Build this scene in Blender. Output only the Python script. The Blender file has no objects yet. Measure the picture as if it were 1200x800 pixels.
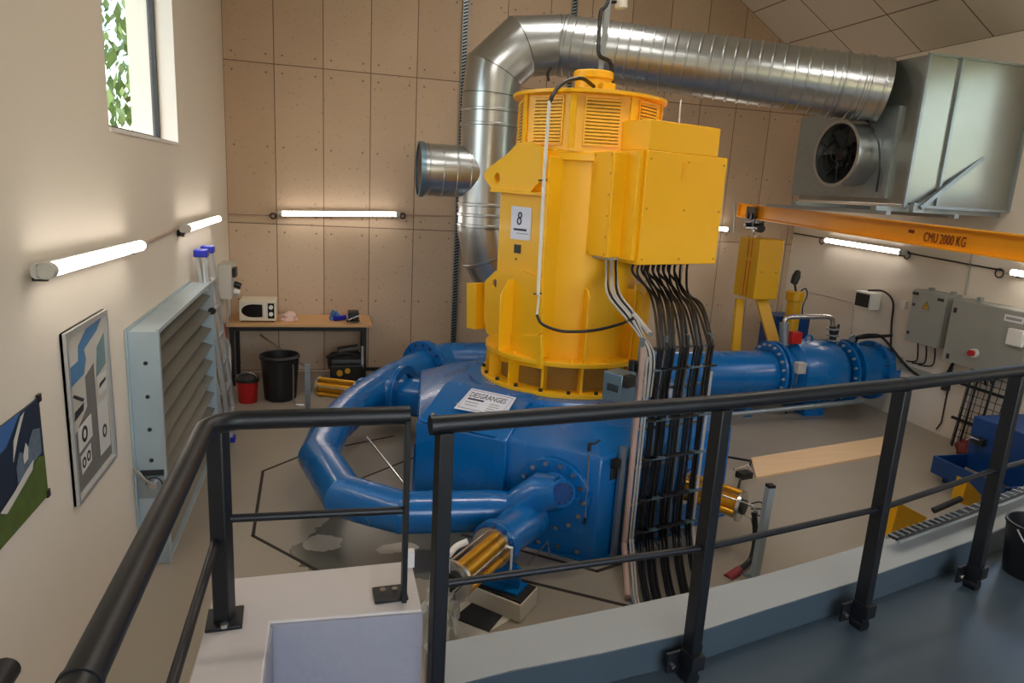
import bpy, math, random
from mathutils import Vector, Matrix
SKY = .7; SUN = 3.; TUBE = 15.; FILL = 42.; EXPO = .2
random.seed(7)
PI = math.pi
V = Vector
C = bpy.context.scene.collection
SC = bpy.context.scene
# ------------------------------------------------------------------ camera
F = 809.4
CR = [[0.9660541416106518, -0.2522603481098975, 0.055714560470131666],
      [-0.002178599354929714, -0.22361138919455223, -0.9746759463161759],
      [0.2583305037771524, 0.9414683549615228, -0.21657028287437513]]
CP = V((1.263, -9.897, 2.706))
camd = bpy.data.cameras.new('camera'); cam = bpy.data.objects.new('camera', camd); C.objects.link(cam)
camd.sensor_width = 36; camd.lens = F / 1200 * 36; camd.clip_start = 0.02
R = Matrix(CR)
mw = Matrix((R[0], -R[1], -R[2])).transposed().to_4x4(); mw.translation = CP
cam.matrix_world = mw
SC.camera = cam

def ray(x, y):
    return R.transposed() @ V(((x - 600) / F, (y - 400) / F, 1.0))
def P(ax, val, x, y):
    """point of the room on the plane coordinate[ax]=val that the photo shows at pixel x,y"""
    d = ray(x, y); t = (val - CP[ax]) / d[ax]; return CP + d * t
def PL(x, y, p0, dr):
    d = ray(x, y); n = V((dr[1], -dr[0], 0)); t = ((V((p0[0], p0[1], 0)) - CP).dot(n)) / d.dot(n); return CP + d * t

# ------------------------------------------------------------------ materials
def lin(c):
    return tuple(((v / 255) / 12.92 if v / 255 <= .04045 else ((v / 255 + .055) / 1.055) ** 2.4) for v in c) + (1.0,)
class N:
    def __init__(s, name):
        s.m = bpy.data.materials.new(name); s.m.use_nodes = True; s.t = s.m.node_tree; s.t.nodes.clear()
        s.out = s.n('ShaderNodeOutputMaterial')
    def n(s, typ, **kw):
        x = s.t.nodes.new(typ)
        for k, v in kw.items():
            if k[0] == 'i' and k[1:].isdigit(): x.inputs[int(k[1:])].default_value = v
            else: setattr(x, k, v)
        return x
    def l(s, a, b): s.t.links.new(a, b)
    def math(s, op, a, b=None):
        x = s.n('ShaderNodeMath', operation=op)
        for i, v in enumerate((a, b)):
            if v is None: continue
            if isinstance(v, (int, float)): x.inputs[i].default_value = v
            else: s.l(v, x.inputs[i])
        return x.outputs[0]
    def mix(s, f, a, b):
        x = s.n('ShaderNodeMix', data_type='RGBA')
        for i, v in ((0, f), (6, a), (7, b)):
            if isinstance(v, (int, float, tuple)): x.inputs[i].default_value = v
            else: s.l(v, x.inputs[i])
        return x.outputs[2]
def mat(name, rgb, rough=.5, metal=0., var=.06, scale=6., bump=0., bscale=60., coat=0., stretch=None, spec=.5):
    k = N(name); b = k.n('ShaderNodeBsdfPrincipled')
    b.inputs['Roughness'].default_value = rough; b.inputs['Metallic'].default_value = metal
    b.inputs['Coat Weight'].default_value = coat; b.inputs['Coat Roughness'].default_value = .12
    b.inputs['Specular IOR Level'].default_value = spec
    tc = k.n('ShaderNodeTexCoord'); src = tc.outputs['Object']
    if stretch:
        mp = k.n('ShaderNodeMapping'); mp.inputs['Scale'].default_value = stretch; k.l(src, mp.inputs[0]); src = mp.outputs[0]
    no = k.n('ShaderNodeTexNoise'); no.inputs['Scale'].default_value = scale; no.inputs['Detail'].default_value = 5
    k.l(src, no.inputs['Vector'])
    c = lin(rgb); lo = tuple(v * (1 - 2.2 * var) for v in c[:3]) + (1,); hi = tuple(min(1, v * (1 + 2.2 * var)) for v in c[:3]) + (1,)
    k.l(k.mix(no.outputs[0], lo, hi), b.inputs['Base Color'])
    rr = k.math('ADD', k.math('MULTIPLY', no.outputs[0], .05), rough - .025); k.l(rr, b.inputs['Roughness'])
    if bump:
        n2 = k.n('ShaderNodeTexNoise'); n2.inputs['Scale'].default_value = bscale; k.l(src, n2.inputs['Vector'])
        bp = k.n('ShaderNodeBump'); bp.inputs['Strength'].default_value = bump; bp.inputs['Distance'].default_value = .01
        k.l(n2.outputs[0], bp.inputs['Height']); k.l(bp.outputs[0], b.inputs['Normal'])
    k.l(b.outputs[0], k.out.inputs[0]); return k.m
def emat(name, rgb, s):
    k = N(name); e = k.n('ShaderNodeEmission'); e.inputs[0].default_value = lin(rgb); e.inputs[1].default_value = s
    k.l(e.outputs[0], k.out.inputs[0]); return k.m

M = dict(
 white_wall=mat('white_plaster', (224, 214, 198), .75, var=.012, scale=1.2, bump=.05, bscale=90),
 kerb=mat('painted_concrete_kerb', (150, 154, 152), .6, var=.03, scale=3, bump=.08, bscale=40), block=mat('white_painted_concrete', (198, 190, 184), .6, var=.03, scale=3, bump=.1, bscale=40),
 shaft=mat('rough_white_concrete', (150, 149, 158), .7, var=.05, scale=5, bump=.35, bscale=25),
 deck=mat('grey_blue_deck_paint', (64, 77, 85), .3, var=.02, scale=1.3),
 yellow=mat('yellow_machine_paint', (248, 186, 8), .42, var=.012, scale=3, coat=.08),
 yellow_d=mat('yellow_valve_paint', (214, 160, 10), .4, var=.03, scale=3),
 orange=mat('crane_orange_paint', (234, 156, 10), .4, var=.04, scale=2),
 blue=mat('blue_machine_paint', (0, 99, 166), .27, var=.015, scale=3, coat=.35),
 blue_d=mat('dark_blue_paint', (14, 62, 122), .4, var=.05, scale=4),
 black_rail=mat('black_satin_rail_paint', (11, 15, 21), .46, var=.03),
 black=mat('black_plastic', (18, 18, 20), .45, var=.1),
 cable=mat('black_cable_sheath', (14, 14, 16), .38, var=.1),
 cable_g=mat('grey_cable_sheath', (176, 172, 166), .45, var=.05),
 rubber=mat('dark_rubber', (24, 22, 22), .7, var=.1),
 galv=mat('galvanised_sheet', (190, 196, 198), .3, .95, var=.015, scale=3),
 galv_m=mat('galvanised_matt_steel', (158, 168, 172), .42, .8, var=.08, scale=12),
 galv_b=mat('galvanised_pale_frame', (176, 192, 198), .45, .35, var=.05, scale=4),
 steel=mat('bright_steel', (200, 198, 194), .25, .95, var=.04),
 dark_steel=mat('dark_steel', (60, 58, 56), .45, .7, var=.1),
 brass=mat('gold_coated_cylinder', (206, 148, 30), .3, .55, var=.06, scale=8),
 alu=mat('ladder_aluminium', (196, 198, 198), .4, .75, var=.05),
 white=mat('white_plastic', (228, 226, 220), .45, var=.02),
 cream=mat('cream_enamel', (222, 212, 190), .4, var=.02),
 grey_cab=mat('grey_cabinet_paint', (150, 152, 144), .5, var=.02),
 grey_box=mat('light_grey_box', (190, 186, 176), .5, var=.02),
 red=mat('red_paint', (176, 22, 20), .4, var=.04),
 blue_cap=mat('blue_plastic_cap', (24, 40, 170), .4, var=.04),
 wood=mat('bench_beech_top', (206, 160, 108), .5, var=.1, scale=4, stretch=(.6, 12, 12)),
 ply=mat('plywood_strip', (236, 202, 158), .6, var=.05, scale=3, stretch=(.6, 6, 6)),
 cloth=mat('white_rag_cloth', (226, 214, 206), .85, var=.05, bump=.3),
 pink=mat('pinkish_rag_cloth', (222, 190, 178), .85, var=.08, bump=.3),
 plastic_film=mat('crumpled_white_film', (214, 216, 214), .35, var=.08, scale=20, bump=.3),
 grille=None, conc=mat('white_plinth_paint', (214, 208, 196), .6, var=.03, bump=.05),
 copper=mat('pinkish_conduit', (190, 160, 146), .5, .2, var=.05),
 glassgrey=mat('dark_oven_glass', (22, 20, 20), .15, var=.02),
 joint=mat('dark_floor_joint', (44, 36, 28), .8, var=.05),
 red_cap=mat('dull_red_cap', (150, 50, 56), .5, var=.05),
 ink=mat('dark_print_ink', (30, 30, 50), .6, var=.02),
 ink_red=mat('dark_red_lettering', (110, 28, 20), .6, var=.02),
 sheet=mat('white_sign_sheet', (226, 228, 236), .35, var=.01),
 steel_blue=mat('bluish_plated_steel', (120, 148, 166), .35, .7, var=.06),
 amber=mat('amber_label', (200, 150, 30), .5),
)
M['tube'] = emat('fluorescent_tube_glow', (255, 245, 234), TUBE)
M['fill_glow'] = emat('fill_lamp_glow', (255, 245, 235), FILL)  # glow of the fill lamps added above the hall

def grille_mat():
    k = N('brown_mesh_grille'); b = k.n('ShaderNodeBsdfPrincipled'); tc = k.n('ShaderNodeTexCoord')
    sp = k.n('ShaderNodeSeparateXYZ'); k.l(tc.outputs['Object'], sp.inputs[0])
    a = k.math('ARCTAN2', sp.outputs[1], sp.outputs[0])
    s1 = k.math('SINE', k.math('MULTIPLY', a, 220.)); s2 = k.math('SINE', k.math('MULTIPLY', sp.outputs[2], 420.))
    m = k.math('GREATER_THAN', k.math('MULTIPLY', s1, s2), 0.)
    k.l(k.mix(m, lin((70, 48, 14)), lin((196, 150, 60))), b.inputs['Base Color'])
    b.inputs['Roughness'].default_value = .6; b.inputs['Metallic'].default_value = .3
    k.l(b.outputs[0], k.out.inputs[0]); return k.m
M['grille'] = grille_mat()

def panel_mat():
    """wood-cement boards: seams, screw heads, tone changes from board to board"""
    k = N('cement_bonded_wood_boards'); b = k.n('ShaderNodeBsdfPrincipled'); tc = k.n('ShaderNodeTexCoord')
    sp = k.n('ShaderNodeSeparateXYZ'); k.l(tc.outputs['Object'], sp.inputs[0])
    X = k.math('DIVIDE', sp.outputs[0], .61); Z = k.math('DIVIDE', k.math('SUBTRACT', sp.outputs[2], .028), 2.028)
    fx = k.math('FRACT', X); fz = k.math('FRACT', Z)
    ix = k.math('FLOOR', X); iz = k.math('FLOOR', Z)
    w = k.n('ShaderNodeTexWhiteNoise', noise_dimensions='2D'); cv = k.n('ShaderNodeCombineXYZ'); k.l(ix, cv.inputs[0]); k.l(iz, cv.inputs[1]); k.l(cv.outputs[0], w.inputs[0])
    def edge(f, L):
        return k.math('MULTIPLY', k.math('MINIMUM', f, k.math('SUBTRACT', 1., f)), L)
    d = k.math('MINIMUM', edge(fx, .61), edge(fz, 2.028))
    seam = k.math('LESS_THAN', d, .0055)
    u = k.math('MULTIPLY', fx, .61); v = k.math('MULTIPLY', fz, 2.028)
    ab = lambda q, c: k.math('ABSOLUTE', k.math('SUBTRACT', q, c))
    du = k.math('MINIMUM', ab(u, .1), ab(u, .51)); dv = k.math('MINIMUM', k.math('MINIMUM', ab(v, .11), ab(v, 1.92)), ab(v, 1.0))
    ds = k.math('SQRT', k.math('ADD', k.math('MULTIPLY', du, du), k.math('MULTIPLY', dv, dv)))
    scr = k.math('LESS_THAN', ds, .012)
    n1 = k.n('ShaderNodeTexNoise'); n1.inputs['Scale'].default_value = 1.6; n1.inputs['Detail'].default_value = 6; k.l(tc.outputs['Object'], n1.inputs['Vector'])
    n2 = k.n('ShaderNodeTexNoise'); n2.inputs['Scale'].default_value = 22; n2.inputs['Detail'].default_value = 4; k.l(tc.outputs['Object'], n2.inputs['Vector'])
    f = k.math('ADD', k.math('MULTIPLY', w.outputs[0], .55), k.math('MULTIPLY', n1.outputs[0], .6))
    base = k.mix(f, lin((184, 157, 130)), lin((208, 184, 157)))
    sp2 = k.math('GREATER_THAN', n2.outputs[0], .645)
    base = k.mix(k.math('MULTIPLY', sp2, .35), base, lin((120, 96, 72)))
    base = k.mix(k.math('MULTIPLY', scr, .75), base, lin((84, 62, 46)))
    base = k.mix(k.math('MULTIPLY', seam, .85), base, lin((82, 58, 38)))
    k.l(base, b.inputs['Base Color']); b.inputs['Roughness'].default_value = .62
    bp = k.n('ShaderNodeBump'); bp.inputs['Distance'].default_value = .006; bp.inputs['Strength'].default_value = .6; bp.invert = True
    k.l(k.math('ADD', seam, k.math('MULTIPLY', scr, .5)), bp.inputs['Height']); k.l(bp.outputs[0], b.inputs['Normal'])
    k.l(b.outputs[0], k.out.inputs[0]); return k.m
M['panel'] = panel_mat()
def ceil_mat():
    k = N('ceiling_tiles'); b = k.n('ShaderNodeBsdfPrincipled'); tc = k.n('ShaderNodeTexCoord')
    sp = k.n('ShaderNodeSeparateXYZ'); k.l(tc.outputs['Object'], sp.inputs[0])
    X = k.math('FRACT', k.math('DIVIDE', k.math('SUBTRACT', sp.outputs[0], 8.65), .62)); Y = k.math('FRACT', k.math('DIVIDE', sp.outputs[1], 1.02))
    e = lambda f, L: k.math('MULTIPLY', k.math('MINIMUM', f, k.math('SUBTRACT', 1., f)), L)
    seam = k.math('LESS_THAN', k.math('MINIMUM', e(X, .72), e(Y, 1.02)), .009)
    k.l(k.mix(seam, lin((214, 202, 184)), lin((120, 100, 78))), b.inputs['Base Color']); b.inputs['Roughness'].default_value = .85
    k.l(b.outputs[0], k.out.inputs[0]); return k.m
M['ceil'] = ceil_mat()
def floor_mat():
    k = N('epoxy_floor'); b = k.n('ShaderNodeBsdfPrincipled'); tc = k.n('ShaderNodeTexCoord')
    n1 = k.n('ShaderNodeTexNoise'); n1.inputs['Scale'].default_value = .8; n1.inputs['Detail'].default_value = 5; k.l(tc.outputs['Object'], n1.inputs['Vector'])
    base = k.mix(n1.outputs[0], lin((142, 134, 120)), lin((166, 156, 140)))
    # damp patch left of the turbine
    sp = k.n('ShaderNodeSeparateXYZ'); k.l(tc.outputs['Object'], sp.inputs[0])
    def blob(cx, cy, rx, ry, nsc, thr):
        nn = k.n('ShaderNodeTexNoise'); nn.inputs['Scale'].default_value = nsc; nn.inputs['Detail'].default_value = 6; k.l(tc.outputs['Object'], nn.inputs['Vector'])
        dx = k.math('DIVIDE', k.math('SUBTRACT', sp.outputs[0], cx), rx); dy = k.math('DIVIDE', k.math('SUBTRACT', sp.outputs[1], cy), ry)
        dd = k.math('SQRT', k.math('ADD', k.math('MULTIPLY', dx, dx), k.math('MULTIPLY', dy, dy)))
        return k.math('LESS_THAN', k.math('ADD', dd, k.math('MULTIPLY', nn.outputs[0], .9)), thr)
    wet = blob(1.75, -4.95, .75, .55, 2.2, 1.45)
    base = k.mix(wet, base, lin((108, 106, 96)))
    lime = blob(1.22, -4.95, .17, .17, 7., 1.25); lime2 = blob(1.78, -5.1, .22, .1, 9., 1.2)
    lm = k.math('MAXIMUM', lime, lime2)
    base = k.mix(k.math('MULTIPLY', lm, .7), base, lin((206, 198, 182)))
    k.l(base, b.inputs['Base Color'])
    k.l(k.math('SUBTRACT', .36, k.math('MULTIPLY', wet, .12)), b.inputs['Roughness'])
    k.l(b.outputs[0], k.out.inputs[0]); return k.m
M['floor'] = floor_mat()

# ------------------------------------------------------------------ mesh builder
def ortho(n):
    n = V(n).normalized(); a = V((0, 0, 1)) if abs(n.z) < .9 else V((1, 0, 0))
    u = a.cross(n).normalized(); return u, n.cross(u), n
class MB:
    def __init__(s): s.v = []; s.f = []
    def add(s, vs, fs):
        o = len(s.v); s.v += [V(x) for x in vs]; s.f += [[i + o for i in f] for f in fs]; return s
    def box(s, x0, x1, y0, y1, z0, z1):
        return s.add([(x0, y0, z0), (x1, y0, z0), (x1, y1, z0), (x0, y1, z0), (x0, y0, z1), (x1, y0, z1), (x1, y1, z1), (x0, y1, z1)],
                     [(0, 3, 2, 1), (4, 5, 6, 7), (0, 1, 5, 4), (1, 2, 6, 5), (2, 3, 7, 6), (3, 0, 4, 7)])
    def obox(s, c, sz, u, v=None, w=None):
        """box of size sz about c, axes u, v, w"""
        u = V(u).normalized(); w = V(w).normalized() if w is not None else V((0, 0, 1)); v = V(v).normalized() if v is not None else w.cross(u).normalized()
        c = V(c); p = []
        for k in (-.5, .5):
            for a, b in ((-.5, -.5), (.5, -.5), (.5, .5), (-.5, .5)):
                p.append(c + u * (a * sz[0]) + v * (b * sz[1]) + w * (k * sz[2]))
        return s.add(p, [(0, 3, 2, 1), (4, 5, 6, 7), (0, 1, 5, 4), (1, 2, 6, 5), (2, 3, 7, 6), (3, 0, 4, 7)])
    def prism(s, poly, d, o=(0, 0, 0), u=(1, 0, 0), v=(0, 1, 0), n=(0, 0, 1)):
        """poly (a,b) in the frame o,u,v extruded by d along n"""
        o, u, v, n = V(o), V(u), V(v), V(n); k = len(poly)
        lo = [o + u * a + v * b for a, b in poly]; hi = [q + n * d for q in lo]
        return s.add(lo + hi, [tuple(range(k))[::-1], tuple(range(k, 2 * k))] + [(i, (i + 1) % k, k + (i + 1) % k, k + i) for i in range(k)])
    def ring(s, c, n, r0, r1, d, seg=32, ph=0):
        """flat ring: inner r0, outer r1, thickness d along n from c"""
        return s.lathe([(r0, 0), (r1, 0), (r1, d), (r0, d)], c, n, seg, closed=True, ph=ph)
    def lathe(s, prof, c=(0, 0, 0), n=(0, 0, 1), seg=32, closed=False, ph=0.):
        u, v, w = ortho(n) if abs(V(n).normalized().z) < .9999 else (V((1, 0, 0)), V((0, 1, 0)) * (1 if V(n).z > 0 else -1), V(n).normalized())
        c = V(c); base = len(s.v); k = len(prof); vs = []; fs = []
        for i in range(seg):
            a = ph + 2 * PI * i / seg; d = u * math.cos(a) + v * math.sin(a)
            for r, z in prof: vs.append(c + d * r + w * z)
        m = k if closed else k - 1
        for i in range(seg):
            j = (i + 1) % seg
            for q in range(m):
                q2 = (q + 1) % k
                fs.append((i * k + q, j * k + q, j * k + q2, i * k + q2))
        if not closed:
            if prof[0][0] > 1e-6: fs.append(tuple(i * k for i in range(seg))[::-1])
            if prof[-1][0] > 1e-6: fs.append(tuple(i * k + k - 1 for i in range(seg)))
        return s.add(vs, fs)
    def cyl(s, a, b, r, r2=None, seg=20):
        a, b = V(a), V(b); L = (b - a).length
        return s.lathe([(r, 0), (r if r2 is None else r2, L)], a, b - a, seg)
    def tube(s, pts, r, seg=10, closed=False):
        pts = [V(p) for p in pts]; n = len(pts); rs = r if isinstance(r, (list, tuple)) else [r] * n
        tang = []
        for i in range(n):
            if closed: t = pts[(i + 1) % n] - pts[i - 1]
            elif i == 0: t = pts[1] - pts[0]
            elif i == n - 1: t = pts[-1] - pts[-2]
            else: t = (pts[i + 1] - pts[i]).normalized() + (pts[i] - pts[i - 1]).normalized()
            tang.append(t.normalized())
        u, v, _ = ortho(tang[0]); vs = []; fs = []
        for i in range(n):
            if i:
                u = (u - tang[i] * u.dot(tang[i])).normalized(); 
            v = tang[i].cross(u)
            sc = 1.
            if 0 < i < n - 1 and not closed:
                c = (pts[i + 1] - pts[i]).normalized().dot(tang[i]); sc = 1 / max(.6, c)
            mdir = None
            if sc > 1.002:
                mdir = ((pts[i + 1] - pts[i]).normalized() - (pts[i] - pts[i - 1]).normalized()).normalized()
            for q in range(seg):
                a = 2 * PI * q / seg; d = u * math.cos(a) + v * math.sin(a)
                if mdir is not None: d = d + mdir * (d.dot(mdir) * (sc - 1))
                vs.append(pts[i] + d * rs[i])
        for i in range(n if closed else n - 1):
            j = (i + 1) % n
            for q in range(seg):
                q2 = (q + 1) % seg; fs.append((i * seg + q, i * seg + q2, j * seg + q2, j * seg + q))
        if not closed: fs += [tuple(range(seg))[::-1], tuple((n - 1) * seg + q for q in range(seg))]
        return s.add(vs, fs)
    def quad(s, a, b, c, d): return s.add([a, b, c, d], [(0, 1, 2, 3)])
    def plate(s, pts, n, d):
        """planar polygon pts thickened by d along n"""
        n = V(n).normalized() * d; k = len(pts); lo = [V(p) for p in pts]; hi = [p + n for p in lo]
        return s.add(lo + hi, [tuple(range(k))[::-1], tuple(range(k, 2 * k))] + [(i, (i + 1) % k, k + (i + 1) % k, k + i) for i in range(k)])
    def build(s, name, m, parent=None, bevel=0., ang=35, mods=None):
        me = bpy.data.meshes.new(name); o = bpy.data.objects.new(name, me); C.objects.link(o)
        if parent is None:
            xs = [p.x for p in s.v]; ys = [p.y for p in s.v]; zs = [p.z for p in s.v]
            org = V(((min(xs) + max(xs)) / 2, (min(ys) + max(ys)) / 2, min(zs))) if name.split('_')[0] not in STR else V((0, 0, 0))
            o.location = org; o['org'] = list(org)
        else:
            org = V(parent['org']); o['org'] = list(org); o.parent = parent
        me.from_pydata([tuple(p - org) for p in s.v], [], s.f); me.update()
        import bmesh
        bm = bmesh.new(); bm.from_mesh(me); bmesh.ops.recalc_face_normals(bm, faces=bm.faces); bm.to_mesh(me); bm.free()
        me.polygons.foreach_set('use_smooth', [True] * len(me.polygons)); me.set_sharp_from_angle(angle=math.radians(ang))
        me.materials.append(M[m] if isinstance(m, str) else m)
        if bevel:
            b = o.modifiers.new('bevel', 'BEVEL'); b.width = bevel; b.segments = 2; b.limit_method = 'ANGLE'; b.angle_limit = math.radians(40)
        return o
STR = ('wall', 'floor', 'ceiling', 'window', 'door', 'baseboard', 'trim', 'ground')
def thing(name, label, cat, loc, group=None):
    o = bpy.data.objects.new(name, None); C.objects.link(o); o.location = V(loc); o.empty_display_size = .1
    o['org'] = list(V(loc)); return tag(o, label, cat, group)
def tag(o, label, cat, group=None):
    o['label'] = label; o['category'] = cat
    if group: o['group'] = group
    return o
def struct(o): o['kind'] = 'structure'; return o
def copy_tree(o, d, label=None):
    c = o.copy(); C.objects.link(c); c.location = o.location + V(d)
    if label: c['label'] = label
    for ch in o.children:
        k = ch.copy(); C.objects.link(k); k.parent = c
        for g in ch.children:
            q = g.copy(); C.objects.link(q); q.parent = k
    return c
def smooth(pts, n=6):
    pts = [V(p) for p in pts]; out = []
    q = [pts[0] * 2 - pts[1]] + pts + [pts[-1] * 2 - pts[-2]]
    for i in range(1, len(q) - 2):
        for k in range(n):
            t = k / n; a, b, c, d = q[i - 1], q[i], q[i + 1], q[i + 2]
            out.append(.5 * ((2 * b) + (c - a) * t + (2 * a - 5 * b + 4 * c - d) * t * t + (3 * b - a - 3 * c + d) * t ** 3))
    return out + [pts[-1]]
def bolts(parent, c, n, R_, k, r=.014, h=.02, m='steel', a0=0., span=2 * PI, name='bolt'):
    u, v, w = ortho(n)
    for i in range(k):
        a = a0 + span * i / k; p = V(c) + (u * math.cos(a) + v * math.sin(a)) * R_
        MB().cyl(p, p + w * h, r, seg=6).build(name, m, parent)
def text(s, size, o, u, v, m, name, parent, depth=.002, align='LEFT'):
    """lettering as a mesh in the plane o,u,v"""
    cu = bpy.data.curves.new('t', 'FONT'); cu.body = s; cu.size = size; cu.extrude = depth / 2; cu.align_x = align; cu.resolution_u = 3
    ob = bpy.data.objects.new('t', cu); C.objects.link(ob)
    dg = bpy.context.evaluated_depsgraph_get(); me = bpy.data.meshes.new_from_object(ob.evaluated_get(dg))
    bpy.data.objects.remove(ob); bpy.data.curves.remove(cu)
    u, v = V(u).normalized(), V(v).normalized(); w = u.cross(v); org = V(parent['org'])
    for vt in me.vertices: c = vt.co.copy(); vt.co = V(o) + u * c.x + v * c.y + w * c.z - org
    me.materials.clear(); me.materials.append(M[m]); me.name = name
    o2 = bpy.data.objects.new(name, me); C.objects.link(o2); o2.parent = parent; o2['org'] = list(org); return o2
def crumple(c, sx, sy, sz, m, name, seed, parent=None, sub=3, amp=.35):
    import bmesh
    from mathutils import noise
    bm = bmesh.new(); bmesh.ops.create_icosphere(bm, subdivisions=sub, radius=1)
    vs = []
    for q in bm.verts:
        p = q.co; k = 1 + amp * (noise.noise(p * 1.7 + V((seed, 0, 0))) * 1.4 + noise.noise(p * 4.3 + V((0, seed, 0))) * .8)
        z = max(p.z * k, -.42)
        vs.append(V(c) + V((p.x * k * sx, p.y * k * sy, (z + .42) * sz)))
    fs = [[v.index for v in f.verts] for f in bm.faces]; bm.free()
    return MB().add(vs, fs).build(name, m, parent, ang=28)
# ================================================================== THE ROOM
XR, YR = 8.65, -12.5
def wall_with_hole_x(name, x0, x1, y0, y1, z1, holes):
    b = MB(); ys = sorted({y0, y1} | {h[0] for h in holes} | {h[1] for h in holes})
    for a, c in zip(ys, ys[1:]):
        hs = [h for h in holes if h[0] <= a and h[1] >= c]
        if hs: h = hs[0]; b.box(x0, x1, a, c, -.1, h[2]); b.box(x0, x1, a, c, h[3], z1)
        else: b.box(x0, x1, a, c, -.1, z1)
    return struct(b.build(name, 'white_wall'))
WIN1 = (-5.09, -3.04, 2.93, 4.75); WIN2 = (-6.3, -4.15, 2.95, 4.5)
wall_with_hole_x('wall_left', -.36, 0, YR, .2, 6.2, [WIN1])
wall_with_hole_x('wall_right', XR, XR + .3, YR, .2, 4.75, [WIN2])
struct(MB().box(-.36, XR + .3, 0, .2, -.1, 7.6).build('wall_back', 'panel'))
b = MB()
for a in ((-.36, .6, -.1, 7.6), (.6, 6.6, -.1, 2.0), (.6, 6.6, 4.3, 7.6), (6.6, XR + .3, -.1, 7.6)): b.box(a[0], a[1], YR - .3, YR, a[2], a[3])
struct(b.build('wall_rear', 'white_wall'))
struct(MB().box(-.36, XR + .3, YR - .3, .2, -.2, 0).build('floor', 'floor'))
ez = lambda x: 4.7 + .61 * (XR - x) if x > 4.3 else 4.7 + .61 * (XR - 4.3) - .33 * (4.3 - x)
b = MB()
for xa, xb in ((-.5, 4.3), (4.3, XR + .45)):
    b.add([(xa, YR - .4, ez(xa)), (xb, YR - .4, ez(xb)), (xb, .3, ez(xb)), (xa, .3, ez(xa)), (xa, YR - .4, ez(xa) + .2), (xb, YR - .4, ez(xb) + .2), (xb, .3, ez(xb) + .2), (xa, .3, ez(xa) + .2)],
          [(0, 3, 2, 1), (4, 5, 6, 7), (0, 1, 5, 4), (1, 2, 6, 5), (2, 3, 7, 6), (3, 0, 4, 7)])
struct(b.build('ceiling', 'ceil'))
# trims
struct(MB().box(-.001, .012, -3.04 - 2.05, -3.04, 2.905, 2.93).build('trim_1', 'white'))
struct(MB().box(1.75, 3.9, -.02, 0, 0, .05).build('baseboard_back', 'dark_steel'))
# windows: frame + glass, mid reveal
glass = N('clear_window_glass'); g = glass.n('ShaderNodeBsdfGlass'); g.inputs['IOR'].default_value = 1.1; g.inputs['Roughness'].default_value = 0
tr = glass.n('ShaderNodeBsdfTransparent'); mx = glass.n('ShaderNodeMixShader', i0=.9); glass.l(g.outputs[0], mx.inputs[1]); glass.l(tr.outputs[0], mx.inputs[2]); glass.l(mx.outputs[0], glass.out.inputs[0])
M['glass'] = glass.m
def window_x(n, x, w):
    b = MB(); y0, y1, z0, z1 = w; t = .035
    for a in ((y0, y1, z0, z0 + t), (y0, y1, z1 - t, z1), (y0, y0 + t, z0 + t, z1 - t), (y1 - t, y1, z0 + t, z1 - t)): b.box(x - .025, x + .025, *a)
    f = struct(b.build('window_%d' % n, 'black'))
    MB().box(x - .004, x + .004, y0 + t, y1 - t, z0 + t, z1 - t).build('window_pane', 'glass', f)
window_x(1, -.165, WIN1); window_x(2, XR + .17, WIN2)
b = MB()
for a in ((.6, 6.6, 2.0, 2.06), (.6, 6.6, 4.24, 4.3), (.6, .66, 2.06, 4.24), (3.57, 3.63, 2.06, 4.24), (6.54, 6.6, 2.06, 4.24)): b.box(a[0], a[1], YR - .18, YR - .1, a[2], a[3])
f = struct(b.build('window_3', 'black')); MB().box(.66, 6.54, YR - .145, YR - .137, 2.06, 4.24).build('window_pane', 'glass', f)

# upper deck, kerb, stair block
near = [(1.62, -7.85), (1.91, -7.80), (2.27, -7.77), (2.74, -7.71), (3.09, -7.63), (3.64, -7.51), (4.67, -7.25), (5.19, -7.09), (8.65, -6.25)]
far = [(1.62, -7.61), (1.97, -7.57), (2.51, -7.5), (2.93, -7.44), (3.26, -7.38), (3.61, -7.3), (4.2, -7.16), (5.4, -6.82), (8.65, -6.02)]
struct(MB().prism(near + far[::-1], 1.0).build('wall_kerb', 'kerb'))
struct(MB().prism([(1.62, YR)] + near + [(8.65, YR)], .2, o=(0, 0, .66)).build('floor_deck', 'deck'))
struct(MB().prism([(.85, YR), (1.62, YR), (1.62, -9.25), (.85, -9.25)], .2, o=(0, 0, .66)).build('floor_landing', 'deck'))
b = MB(); b.prism([(.86, -12.4), (1.07, -12.4), (1.09, -7.88), (1.56, -7.9), (1.56, -7.59), (.9, -7.61)], 1.35)
o = struct(b.build('wall_stair', 'block', bevel=.006))
b = MB(); b.prism([(1.092, -7.882), (1.562, -7.902), (1.562, -7.91), (1.092, -7.89)], 1.344).prism([(1.071, -9.2), (1.091, -7.9), (1.098, -7.9), (1.078, -9.2)], 1.344)
struct(b.build('wall_shaft', 'shaft'))
b = MB()
for a, c in zip(near, near[1:]):
    a, c = V((a[0], a[1], 0)), V((c[0], c[1], 0)); d = (c - a).normalized(); n_ = V((d.y, -d.x, 0)); b.obox((a + c) / 2 + n_ * .003 + V((0, 0, .93)), ((c - a).length + .004, .006, .135), d, n_)
struct(b.build('trim_5', 'deck'))
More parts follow.
